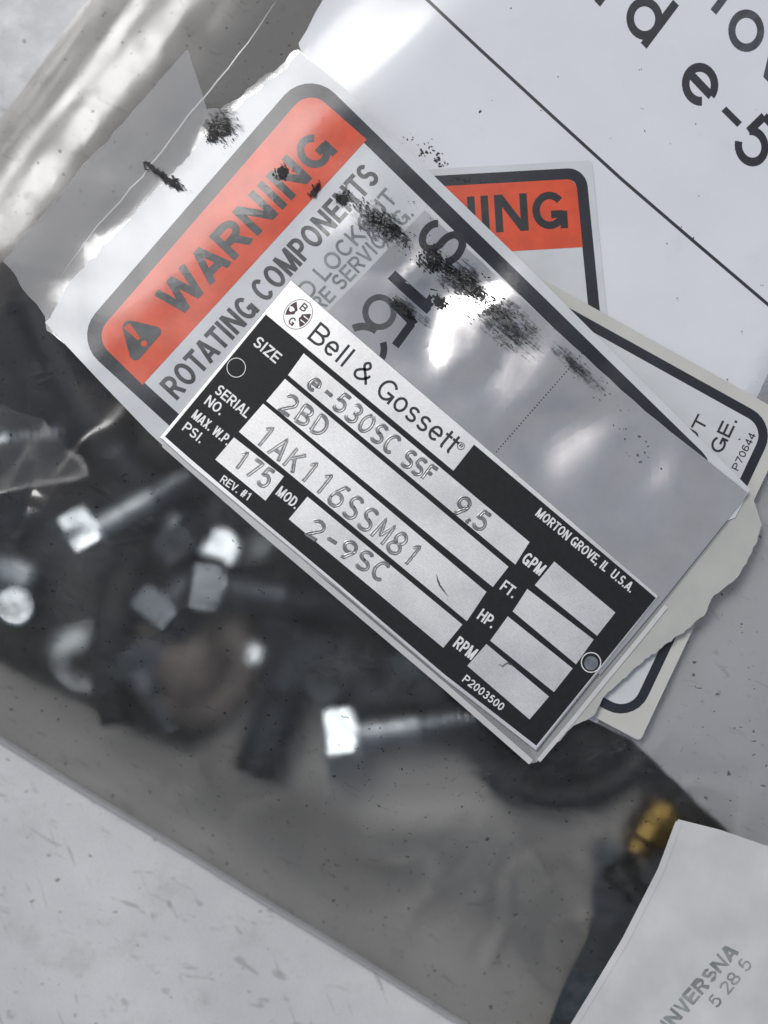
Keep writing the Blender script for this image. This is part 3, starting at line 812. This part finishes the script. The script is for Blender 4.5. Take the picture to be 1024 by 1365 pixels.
# second sticker, level in the picture, half hidden
q2 = [(300, 250), (781, 223), (822, 640), (340, 668)]
l2 = sticker('warning_sticker', 'upright warning sticker on the white sheet with only the end of its orange header showing', q2, s_l2, 26, 15, 9, 14, M['label'])
qi = inset(q2, 14.5)
sheet('header_panel', rquad([qi[0], qi[1], lerp(qi[1], qi[2], .235), lerp(qi[0], qi[3], .235)], 12, 6, [12, 14, 0, 0]), s_l2, .045, M['orange'], l2, 14)
text('lettering', 'WARNING', (432, 324), (757, 304), 50, s_l2, .065, M['lettering'], l2, .20, 14)
# third sticker, slanting, showing its lower end on the right
q3 = [(560, 300), (1036, 564), (846, 966), (520, 794)]
l3 = sticker('warning_sticker', 'white sticker on cream backing at right with a bare black bordered corner', q3, s_l3, 34, 13, 16, 24, M['cream'], radii=[20, 40, 40, 20])
sheet('face_panel', rquad(inset(q3, 12), 24, 6), s_l3, .02, M['label'], l3, 24)
text('lettering', 'GE.', (962, 606), (984, 560), 19, s_l3, .065, M['lettering'], l3, .16, 24)
text('lettering', 'OUT', (912, 622), (945, 560), 17, s_l3, .065, M['lettering'], l3, .16, 24)
text('lettering', 'P70644', (984, 628), (1008, 580), 10, s_l3, .065, M['lettering'], l3, .15, 24)

# ---------------------------------------------------------------- clear pouch under the first sticker and the plate
po = jag([(398, 66), (350, 104), (300, 140), (272, 152)], 7, 6, 5)[:-1] + [(268, 120), (250, 66)] + jag([(250, 66), (130, 200), (4, 348)], 4, 16, 8) + \
     jag([(4, 348), (36, 392), (60, 422), (62, 440), (140, 500), (222, 590)], 3, 9, 9) + jag([(222, 590), (360, 716), (480, 816), (600, 920), (706, 1018)], 3, 14, 12) + \
     [(716, 1016), (884, 806), (1001, 660), (860, 520), (600, 268), (500, 162)]
pou = root('clear_pouch', P(480, 560, ZPOUCH), 'torn milky clear pouch lying under the slanted warning sticker and the name plate', 'pouch')
sheet('sheet', po, s_pouch, 0, M['pouch'], pou, 14, .06, True)
ribbon('fold', jag([(368, 2), (330, 58), (290, 108), (240, 168), (190, 236), (130, 300), (80, 370)], 3, 18, 21), 2.2, s_pouch, .05, M['packet'], pou, 14, True)
tf = [(716, 1016)] + jag([(716, 1016), (761, 972), (791, 954), (808, 926), (868, 872), (895, 855), (939, 821), (949, 798), (979, 774), (1003, 736), (1016, 700)], 3, 5, 14)[1:] + [(1001, 655), (880, 780), (700, 985)]
sheet('torn_flap', tf, lambda x, y: s_pouch(x, y) - .12, 0, M['flap'], pou, 14, .05, True)
ribbon('edge_rim', [(218, 592), (352, 710), (472, 812), (592, 914), (708, 1016)], 8, lambda x, y: ZPOUCH, .25, M['packet'], pou, 20)
ribbon('edge_rim', [(718, 1014), (764, 960), (806, 908), (856, 848), (888, 808)], 6, lambda x, y: ZPOUCH, .25, M['packet'], pou, 20)

# ---------------------------------------------------------------- first warning sticker
q1 = [(98, 451), (411, 90), (978, 643), (470, 790)]     # text reads from q1[0] to q1[1]
b1 = jag([(400, 70), (350, 118), (320, 142), (290, 160), (255, 205), (200, 262), (150, 318), (104, 364), (60, 430)], 5, 8, 31) + \
     [(130, 505), (200, 578), (300, 670), (470, 800), (560, 850), (980, 690), (1000, 652), (880, 532), (700, 352), (502, 160), (462, 120)]
l1 = sticker('warning_sticker', 'slanted warning sticker with full orange header and grease smudges beside the name plate', q1, s_l1, 40, 20, 10, 13, M['label'], radii=[46, 46, 34, 20], base_outline=b1)
qi = inset(q1, 19.5)
ha = [qi[0], qi[1], (487, 187), (190, 512)]
hd = [qi[0], qi[1], (489, 186), (190, 513)]
sheet('header_panel', rquad(hd, 26, 7, [28, 28, 0, 0]), s_l1, .055, M['orange'], l1, 13)
text('lettering', 'WARNING', (240, 424), (450, 202), 47, s_l1, .085, M['letgrey'], l1, .215, 13)
tri = sheet('warning_triangle', rquad([(160, 424), (221, 438), (176, 489), (168, 457)][:2] + [(177, 489), (168, 456)], 7, 5, [9, 7, 8, .005]), s_l1, .085, M['letgrey'], l1, 13)
sheet('exclamation_mark', [(165, 437), (173, 431), (187, 450), (184, 454)], s_l1, .13, M['orange'], tri, 13)
sheet('exclamation_dot', [(192 + 4.2 * math.cos(a), 458 + 4.2 * math.sin(a)) for a in [k * math.pi / 6 for k in range(12)]], s_l1, .13, M['orange'], tri, 13)
text('lettering', 'ROTATING COMPONENTS', (236, 534), (508, 238), 33, s_l1, .055, M['letgrey'], l1, .17, 13)
text('lettering', 'DISCONNECT AND LOCKOUT', (243, 592), (531, 266), 24, s_l1, .055, M['letpale'], l1, .15, 13)
text('lettering', 'POWER BEFORE SERVICING.', (312, 539), (553, 286), 22, s_l1, .055, M['letpale'], l1, .15, 13)

# ---------------------------------------------------------------- silver tag with big lettering
sv = root('silver_tag', P(720, 560, ZSIL), 'shiny silver tag with large black letters and a dotted tear line above the name plate', 'tag')
sheet('foil', jag([(566, 280), (700, 402), (860, 548), (998, 658)], 1.2, 20, 41) + [(884, 800), (800, 900), (560, 700), (420, 560), (404, 448), (480, 372)], s_sil, 0, M['silver'], sv, 11, 0, True)
text('lettering', 'S', (600, 362), (630, 322), 64, s_sil, .03, M['ink'], sv, .155, 11)
ribbon('lettering', [(522, 366), (548, 390), (574, 413)], 15, s_sil, .03, M['ink'], sv, 11)
ribbon('lettering', [(569, 409), (577, 396), (580, 386)], 12, s_sil, .032, M['ink'], sv, 11)
def arc(cx, cy, rx, ry, a0, a1, n=22): return [(cx + rx * math.cos(R(a0 + (a1 - a0) * k / n)), cy + ry * math.sin(R(a0 + (a1 - a0) * k / n))) for k in range(n + 1)]
ribbon('lettering', arc(506, 416, 19, 20, 0, 359), 8, s_sil, .03, M['letgrey'], sv, 11)
ribbon('lettering', [(524, 404), (540, 419), (553, 433)], 12, s_sil, .032, M['ink'], sv, 11)
ribbon('lettering', [(549, 431), (538, 446), (527, 461)], 11, s_sil, .034, M['ink'], sv, 11)
ribbon('lettering', arc(484, 461, 28, 26, -118, -50), 10, s_sil, .03, M['letgrey'], sv, 11)
ribbon('lettering', arc(484, 465, 28, 28, -18, 42), 9, s_sil, .03, M['ink'], sv, 11)
for k in range(40):
    p = lerp((779, 468), (662, 602), k / 39)
    h = sheet('perforation', [(p[0] + 1.15 * math.cos(a), p[1] + 1.15 * math.sin(a)) for a in [j * math.pi / 3 for j in range(6)]], s_sil, .035, M['inkgrey'], sv)

# ---------------------------------------------------------------- the name plate
npl = root('name_plate', P(550, 690, ZPLATE), 'brushed aluminium pump name plate with black enamel panels and stamped numbers', 'name plate')
PO = [(388, 373), (879, 795), (715, 1001), (592, 905), (440, 776), (331, 685), (250, 617), (213, 583)]
def plate_body():
    bm = bmesh.new()
    cx, cy = 548, 688
    def off(d): return [(x + d * (x - cx) / math.hypot(x - cx, y - cy), y + d * (y - cy) / math.hypot(x - cx, y - cy)) for x, y in PO]
    rows = [[bm.verts.new(P(x, y, ZPLATE + z)) for x, y in off(d)] for d, z in ((-2, 0), (-.7, -.06), (0, -.22), (0, -.75))]
    n = len(PO); bm.faces.new(rows[0]); bm.faces.new(rows[-1][::-1])
    for A, B in zip(rows, rows[1:]):
        for k in range(n): bm.faces.new((A[k], B[k], B[(k + 1) % n], A[(k + 1) % n]))
    return bm
bm_to('plate', plate_body(), M['plate'], npl)
Z1, Z2, Z3 = ZPLATE + .02, ZPLATE + .035, ZPLATE + .05
sheet('enamel_panel', [(354.5, 419), (604.5, 627.5), (632, 592.5), (874.5, 797), (715, 994), (592, 898.5), (440, 769), (331, 677.5), (253, 611), (220, 582)], Z1, 0, M['black'], npl)
fields = [
    [(405, 471), (706, 722.5), (687, 752.5), (384, 500)],
    [(380, 505), (678, 755.5), (657, 782.5), (355, 534.5)],
    [(351, 538), (648.5, 789), (622.5, 828), (318.5, 575.5)],
    [(312, 583), (378.5, 635), (354, 667.5), (287, 612.5)],
    [(410, 662), (616.5, 832.5), (591, 863.5), (385, 692)],
    [(739, 748.5), (820.5, 816.5), (796, 847.5), (713, 780)],
    [(703, 785), (791.5, 852.5), (768, 885.5), (683.5, 815)],
    [(677, 821.5), (763.5, 891), (738.5, 922.5), (653.5, 854)],
    [(648.5, 858.5), (732, 928.5), (706, 959), (623, 887.5)]]
for f in fields: sheet('data_field', f, Z2, 0, M['plate'], npl)
for tx, a, b, c in (('SIZE', (336, 459), (367, 485), 15.5), ('SERIAL', (285, 523), (328, 558), 14.5), ('NO.', (271.5, 537.5), (293, 554), 14.5),
                    ('MAX. W.P.', (254.5, 556), (302, 594), 13.5), ('PSI.', (242, 572.5), (266.5, 591.5), 13.5), ('REV. #1', (292.5, 642), (331, 668), 11),
                    ('MOD.', (367, 658.5), (393, 679), 14.5), ('GPM', (694, 748.5), (719, 768), 17), ('FT.', (665.5, 785), (683, 798), 15.5), ('HP.', (635, 824), (655, 838), 16),
                    ('RPM', (603, 861), (628, 880), 17), ('MORTON GROVE, IL  U.S.A.', (713, 686.5), (840, 790.5), 13), ('P2003500', (615.5, 907.5), (667.5, 948), 11)):
    text('lettering', tx, a, b, c, Z1, .015, M['white'], npl, .165)
text('lettering', 'Bell & Gossett', (409, 451), (599, 606), 29, ZPLATE, .02, M['ink'], npl, .125)
tmk = sheet('trademark_sign', [arcp(614.5, 594.5, 5.2, 5.4, 0, 345, 23), arcp(614.5, 594.5, 4.3, 4.5, 0, 345, 23)], ZPLATE, .02, M['ink'], npl)
text('trademark_letter', 'R', (611.2, 595.0), (614.8, 598.2), 5.8, ZPLATE, .022, M['ink'], tmk, .2)
# round B G emblem
em = root('unused', (0, 0, 0), None, None); bpy.data.objects.remove(em)
EC = (397.5, 419); ED = Vector((.758, .652)); EU = Vector((.652, -.758))
def E_(u, v): p = Vector(EC) + ED * u + EU * v; return (p.x, p.y)
def ell(r0, r1, a0=0, a1=360, n=40): return [E_(r0 * math.cos(R(a0 + (a1 - a0) * k / n)), r1 * math.sin(R(a0 + (a1 - a0) * k / n))) for k in range(n + 1)]
emb = sheet('emblem', [ell(18.2, 21.5)[:-1], ell(17.4, 20.7)[:-1]], ZPLATE, .02, M['maroon'], npl)
for a0 in (-38, 142):
    ring = ell(15.8, 19, a0, a0 + 76, 16) + ell(4.6, 5.2, a0 + 76, a0, 8)
    sheet('emblem_quarter', ring, ZPLATE, .021, M['maroon'], emb)
def eword(nm, ch, u, v, wd, cap): text(nm, ch, E_(u - wd / 2, v - cap / 2), E_(u + wd / 2, v - cap / 2), cap, ZPLATE, .022, M['maroon'], emb, .17)
eword('emblem_letter', 'B', 0, 12, 8.5, 11); eword('emblem_letter', 'G', 0, -12, 8.5, 11)
for k in (-1.5, 1.8): sheet('emblem_mark', [E_(7, k * 2 - 1), E_(15, k * 2 - .7), E_(15, k * 2 + .5), E_(7, k * 2 + .4)], ZPLATE, .032, M['plate'], emb)
sheet('emblem_mark', [E_(-11 + 3.6 * math.cos(a) * (1 + .3 * math.sin(3 * a)), 3.6 * math.sin(a) - .5) for a in [k * math.pi / 7 for k in range(14)]], ZPLATE, .032, M['plate'], emb)
# rivet holes
hol = sheet('rivet_hole', arc(788, 884, 9.2, 9.6, 0, 345, 23), Z1, .012, M['steel'], npl)
sheet('hole_rim', [arc(788, 883, 13.6, 13.8, 0, 350, 35), arc(788, 883, 12.2, 12.4, 0, 350, 35)], Z1, .014, M['white'], npl)
sheet('hole_rim', [arc(315, 490, 12.8, 13.2, 0, 350, 35), arc(315, 490, 11.9, 12.3, 0, 350, 35)], Z1, .014, M['white'], npl)

# stamped characters: strokes with raised burrs either side of a groove
def A_(cx, cy, rx, ry, a0, a1, n=12): return [(cx + rx * math.cos(R(a0 + (a1 - a0) * k / n)), cy + ry * math.sin(R(a0 + (a1 - a0) * k / n))) for k in range(n + 1)]
G = {
 '1': [[(.12, .78), (.34, 1), (.34, 0)]],
 '2': [A_(.3, .72, .27, .28, 165, -35) + [(.04, 0), (.6, 0)]],
 '3': [A_(.28, .75, .25, .25, 150, -90, 10) + A_(.28, .26, .29, .27, 90, -155, 12)],
 '5': [[(.54, 1), (.12, 1), (.07, .55)] + A_(.29, .32, .28, .31, 130, -150, 14)],
 '6': [A_(.42, .72, .28, .28, 60, 120, 4) + A_(.6, .3, .57, .6, 140, 185, 6) + A_(.3, .29, .27, .29, 180, 540, 18)],
 '7': [[(.02, 1), (.56, 1), (.2, 0)]],
 '8': [A_(.3, .75, .23, .25, -90, 270, 18), A_(.3, .25, .28, .25, 90, 450, 18)],
 '9': [A_(.3, .7, .27, .29, 0, 360, 18) + A_(.0, .7, .57, .6, 0, -45, 6) + [(.3, .04), (.14, .02)]],
 '0': [A_(.3, .5, .27, .5, 90, 450, 22)],
 'A': [[(0, 0), (.3, 1), (.6, 0)], [(.1, .34), (.5, .34)]],
 'B': [[(.06, 0), (.06, 1)] + A_(.28, .76, .25, .24, 90, -90, 9) + [(.06, .52)], [(.28, .52)] + A_(.3, .26, .28, .26, 90, -90, 9) + [(.06, 0)]],
 'C': [A_(.32, .5, .3, .5, 48, 312, 18)],
 'D': [[(.06, 0), (.06, 1)] + A_(.2, .5, .38, .5, 90, -90, 14) + [(.06, 0)]],
 'F': [[(.06, 0), (.06, 1), (.54, 1)], [(.06, .54), (.44, .54)]],
 'K': [[(.06, 0), (.06, 1)], [(.56, 1), (.08, .42)], [(.24, .6), (.58, 0)]],
 'M': [[(.02, 0), (.06, 1), (.32, .3), (.58, 1), (.62, 0)]],
 'S': [A_(.3, .75, .26, .25, 35, 270, 12) + A_(.3, .25, .28, .25, 90, -145, 12)],
 'e': [[(.06, .36), (.54, .36)] + A_(.3, .33, .26, .32, 5, 310, 16)],
 '-': [[(.06, .46), (.56, .46)]],
 '.': [A_(.12, .07, .06, .06, 0, 340, 8)],
 ' ': []}
def stamp(body, p0, p1, cap, surfz, adv=.84, seed=0):
    n = len(body); d = Vector((p1[0] - p0[0], p1[1] - p0[1])); L = d.length; d.normalize(); u = Vector((d.y, -d.x))
    ws = [.34 if c == '.' else (.45 if c == ' ' else adv) for c in body]; tot = sum(ws) - (adv - .6); k = L / tot
    bm = bmesh.new(); x = 0
    prof = ((-1, 0), (-.62, .085), (-.22, .015), (.22, .015), (.62, .085), (1, 0)); hw = 2.75
    for ch, wd in zip(body, ws):
        for st in G[ch]:
            pts = [Vector(p0) + d * (x + px_ ) * k + u * py_ * cap for px_, py_ in st]
            rs = [pts[0]]
            for a, b in zip(pts, pts[1:]):
                m = max(1, int((b - a).length / 1.5))
                for j in range(1, m + 1): rs.append(a + (b - a) * j / m)
            rows = []
            for i, p in enumerate(rs):
                a = rs[max(0, i - 1)]; b = rs[min(len(rs) - 1, i + 1)]; t_ = (b - a)
                if t_.length < 1e-6: t_ = d
                t_ = t_.normalized(); nr = Vector((-t_.y, t_.x))
                endf = .75 if i in (0, len(rs) - 1) else 1
                row = []
                for s_, z_ in prof:
                    jx = .34 * noise.noise(Vector((p.x * .55, p.y * .55, 3 + s_ * 4 + seed))) if abs(s_) < 1 else .5 * noise.noise(Vector((p.x * .4, p.y * .4, s_ * 9)))
                    q = p + nr * (s_ * hw * endf + jx)
                    z = z_ * (1 + .8 * noise.noise(Vector((p.x * .3, p.y * .3, s_ * 5 + 50)))) * (0.15 if i in (0, len(rs) - 1) else 1)
                    row.append(bm.verts.new(P(q.x, q.y, surfz + .012 + max(0, z))))
                rows.append(row)
            for Ra, Rb in zip(rows, rows[1:]):
                for j in range(len(prof) - 1): bm.faces.new((Ra[j], Ra[j + 1], Rb[j + 1], Rb[j]))
        x += wd
    return bm_to('stamped_lettering', bm, M['stamp'], npl, True)
stamp('e-530SC', (408, 514), (521, 606), 24, Z2)
stamp('SSF', (533, 617), (572, 645), 22, Z2, .74)
stamp('9.5', (602, 680), (641, 709), 25, Z2)
stamp('2BD', (371, 545), (427, 582), 25, Z2)
stamp('1AK116SSM81', (337, 588), (547, 757), 30, Z2)
stamp('175', (309, 620), (353, 651), 25, Z2)
stamp('2-9SC', (407, 711), (509, 776), 24, Z2)
for g in ([(581, 765), (586, 780), (593, 789), (598, 796)], [(664, 886), (670, 889), (677, 884), (685, 889)]):
    ribbon('scratch', jag(g, 1.5, 3, 2), 2.4, Z2, .012, M['smear'], npl, None, True)

# ---------------------------------------------------------------- milky packet (lower right)
def s_pk(x, y):
    e = min(1, max(0, ((x - 900) * .87 + (y - 1095) * .49) / 120 + .3))
    return 19.9 + 1.5 * noise.noise(Vector((x * .011, y * .011, 64))) + 1.1 * noise.noise(Vector((x * .0045, y * .0045, 61)))
pk = root('small_packet', P(930, 1250, 19.9), 'small milky plastic packet with blurred black print in the lower right corner', 'packet')
sheet('film', [(904, 1092), (960, 1106), (1024, 1128), (1400, 1230), (1400, 1600), (650, 1560), (715, 1440), (762, 1365), (830, 1250), (876, 1160)], s_pk, 0, M['packet'], pk, 13, .12, True)
ribbon('edge_fold', [(700, 1468), (768, 1362), (834, 1253), (880, 1163), (905, 1096)], 9, s_pk, .16, M['packet'], pk, 13)
text('lettering', 'HNVERSNA', (886, 1385), (985, 1270), 20, s_pk, .05, M['letpale'], pk, .22, 13, None, 3.2)
text('lettering', '5 28 5', (956, 1345), (1004, 1287), 18, s_pk, .05, M['letpale'], pk, .14, 13, None, 1.6)

# ---------------------------------------------------------------- grease smudges and dirt flecks
def m_smear(name, c, lo, hi):
    s = NT(name)
    at = s.node('ShaderNodeAttribute', attribute_name='patch'); ln = s.node('ShaderNodeVectorMath', operation='LENGTH')
    sx = s.node('ShaderNodeSeparateXYZ'); s.L(at.outputs['Vector'], sx.inputs[0])
    cx = s.node('ShaderNodeCombineXYZ'); s.L(sx.outputs[0], cx.inputs[0]); s.L(sx.outputs[1], cx.inputs[1]); s.L(cx.outputs[0], ln.inputs[0])
    mp = s.node('ShaderNodeMapping'); mp.inputs['Scale'].default_value = (2.2, 11, 6); s.L(at.outputs['Vector'], mp.inputs[0])
    st = s.noise(1.0, 5, .62, mp.outputs[0], .5); blot = s.noise(420, 5, .62); fine = s.noise(1700, 3, .6)
    v = s.math('SUBTRACT', 1.0, ln.outputs['Value'])
    v = s.math('ADD', s.math('MULTIPLY', v, .75), s.math('MULTIPLY', s.math('SUBTRACT', st, .5), 1.5))
    v = s.math('ADD', v, s.math('MULTIPLY', s.math('SUBTRACT', blot, .5), 1.3)); v = s.math('ADD', v, s.math('MULTIPLY', s.math('SUBTRACT', fine, .5), .5))
    edge = s.ramp(ln.outputs['Value'], .72, 1.0, 1, 0)
    a = s.math('MULTIPLY', s.ramp(v, lo, hi), edge)
    b = s.node('ShaderNodeBsdfPrincipled'); b.inputs['Base Color'].default_value = c4(c); b.inputs['Roughness'].default_value = .6; b.inputs['Specular IOR Level'].default_value = .25
    tr = s.node('ShaderNodeBsdfTransparent')
    return s.done(s.mixs(a, tr.outputs[0], b.outputs[0]))
M['smear_black'] = m_smear('smeared black grease', (.006, .006, .006), .32, .52)
M['smear_soft'] = m_smear('thin grease trail', (.035, .035, .035), .12, .90)
def smear_obj(name, items, mt, off):
    vs, fs, at = [], [], []
    for cx, cy, L, Wd, ang, seed in items:
        ca, sa = math.cos(R(ang)), math.sin(R(ang)); n = 14; b0 = len(vs)
        for j in range(n + 1):
            for i in range(n + 1):
                a, b = i / n * 2 - 1, j / n * 2 - 1
                x = cx + ca * a * L - sa * b * Wd; y = cy + sa * a * L + ca * b * Wd
                vs.append(P(x, y, max(s_l1(x, y), s_sil(x, y)) + off) * MM); at.append((a, b, seed * 1.37))
        for j in range(n):
            for i in range(n): k = b0 + j * (n + 1) + i; fs.append((k, k + 1, k + n + 2, k + n + 1))
    me = bpy.data.meshes.new(name); me.from_pydata(vs, [], fs)
    A = me.attributes.new('patch', 'FLOAT_VECTOR', 'POINT'); A.data.foreach_set('vector', [c for v in at for c in v])
    return tag(link(name, me, mt, None, True), kind='stuff')
smear_obj('grease_trail', [(296, 166, 34, 30, 25, 1), (505, 298, 66, 26, 38, 2), (624, 380, 78, 34, 36, 3), (676, 432, 78, 34, 40, 4), (770, 490, 60, 14, 42, 5), (545, 412, 44, 14, 38, 6)], M['smear_soft'], .14)
smear_obj('grease_smear', [(222, 238, 42, 9, 33, 11), (290, 176, 22, 24, 70, 12), (376, 229, 12, 18, 20, 13), (421, 252, 18, 9, -55, 14), (456, 264, 22, 16, -50, 15), (578, 350, 26, 24, 50, 16), (588, 404, 18, 12, 20, 17),
                           (540, 414, 38, 9, 38, 18), (618, 374, 58, 22, 36, 19), (512, 298, 52, 18, 38, 20)], M['smear_black'], .155)
def top_of(x, y):
    return max(s_l1(x, y), s_sil(x, y)) + .16
def flecks(bm, cx, cy, L, Wd, ang, n, size, seed, dens=.0, aspect=3.0, surf=top_of, clump=.05):
    r_ = random.Random(seed); ca, sa = math.cos(R(ang)), math.sin(R(ang)); got = 0; tries = 0
    while got < n and tries < n * 30:
        tries += 1
        a = r_.gauss(0, .42); b = r_.gauss(0, .42)
        if abs(a) > 1 or abs(b) > 1: continue
        x = cx + ca * a * L - sa * b * Wd; y = cy + sa * a * L + ca * b * Wd
        if noise.noise(Vector((x * clump, y * clump, seed))) + .5 * noise.noise(Vector((x * .2, y * .2, seed + 3))) < dens: continue
        s_ = size * r_.uniform(.35, 1.25) * (1.15 - .5 * math.hypot(a, b)); an = R(ang) + r_.gauss(0, .5)
        k = r_.randint(5, 7); el = r_.uniform(1, aspect); pts = []
        for j in range(k):
            t_ = 2 * math.pi * j / k; rr = s_ * r_.uniform(.55, 1.2)
            ux, uy = rr * math.cos(t_) * el, rr * math.sin(t_)
            pts.append((x + ux * math.cos(an) - uy * math.sin(an), y + ux * math.sin(an) + uy * math.cos(an)))
        z = surf(x, y) + r_.uniform(0, .02)
        bm.faces.new([bm.verts.new(P(px_, py_, z)) for px_, py_ in pts]); got += 1
bm = bmesh.new()
flecks(bm, 222, 238, 38, 8, 33, 60, 1.5, 1, -.2, 5)
flecks(bm, 205, 224, 20, 6, 33, 36, 2.0, 22, -.5, 4)
flecks(bm, 292, 172, 20, 22, 20, 68, 2.0, 2, -.1, 2.2)
flecks(bm, 283, 182, 8, 12, 60, 32, 2.4, 3, -.5, 2)
flecks(bm, 300, 176, 34, 30, 20, 28, 1.1, 4, .0, 2)
flecks(bm, 376, 229, 11, 12, 110, 44, 2.2, 5, -.4, 2)
flecks(bm, 421, 252, 14, 7, -55, 36, 1.7, 6, -.2, 2)
flecks(bm, 456, 264, 16, 12, -50, 44, 1.6, 7, -.05, 2)
flecks(bm, 575, 345, 20, 24, 50, 68, 2.0, 9, -.1, 2.5)
flecks(bm, 586, 403, 14, 9, 20, 52, 2.4, 10, -.5, 2)
flecks(bm, 538, 412, 30, 7, 38, 44, 1.7, 11, -.1, 2.5)
flecks(bm, 616, 372, 52, 24, 36, 132, 1.3, 12, .0, 3.5)
flecks(bm, 515, 300, 50, 24, 38, 92, 1.2, 13, .02, 2)
flecks(bm, 540, 325, 26, 16, 60, 36, 1.3, 14, .0, 2.5)
flecks(bm, 676, 432, 52, 26, 40, 80, 1.0, 15, .05, 3.5)
flecks(bm, 560, 300, 90, 60, 40, 48, .8, 16, .0, 1.6)
o = bm_to('grease_fleck', bm, M['grease']); tag(o, kind='stuff')
bm = bmesh.new()
flecks(bm, 500, 296, 54, 24, 38, 168, 1.5, 51, -.05, 3)
flecks(bm, 620, 378, 58, 26, 36, 168, 1.4, 52, -.05, 4.5)
flecks(bm, 672, 430, 62, 30, 40, 208, 1.3, 53, -.05, 4.5)
flecks(bm, 296, 168, 26, 26, 20, 96, 1.4, 54, -.2, 3)
flecks(bm, 780, 500, 90, 20, 42, 48, 1.1, 55, .12, 2.2)
flecks(bm, 850, 590, 60, 30, 42, 20, 1.2, 56, .12, 2.2)
o = bm_to('grease_haze', bm, M['smear']); tag(o, kind='stuff')
bm = bmesh.new()
sp_ = lambda x, y: s_pap(x, y) + .10
flecks(bm, 566, 200, 40, 18, 42, 40, 1.3, 61, -.1, 2, sp_)
flecks(bm, 585, 214, 14, 8, 42, 24, 1.6, 62, -.3, 2, sp_)
flecks(bm, 620, 240, 30, 5, 5, 18, 1.2, 63, -.3, 2, lambda x, y: s_l2(x, y) + .10)
r_ = random.Random(5)
for k in range(90):
    x, y = r_.uniform(560, 1040), r_.uniform(-10, 1080)
    if y > 200 and x < 800: continue
    flecks(bm, x, y, 3, 3, r_.uniform(0, 180), r_.randint(1, 2), r_.choice((.5, .7, .9)), 100 + k, -9, 2.4, lambda a, b: max(s_pap(a, b) + .09, s_l3(a, b) + .12 if a > 740 and b > 390 else 0))
o = bm_to('dirt_speck', bm, M['grease']); tag(o, kind='stuff')
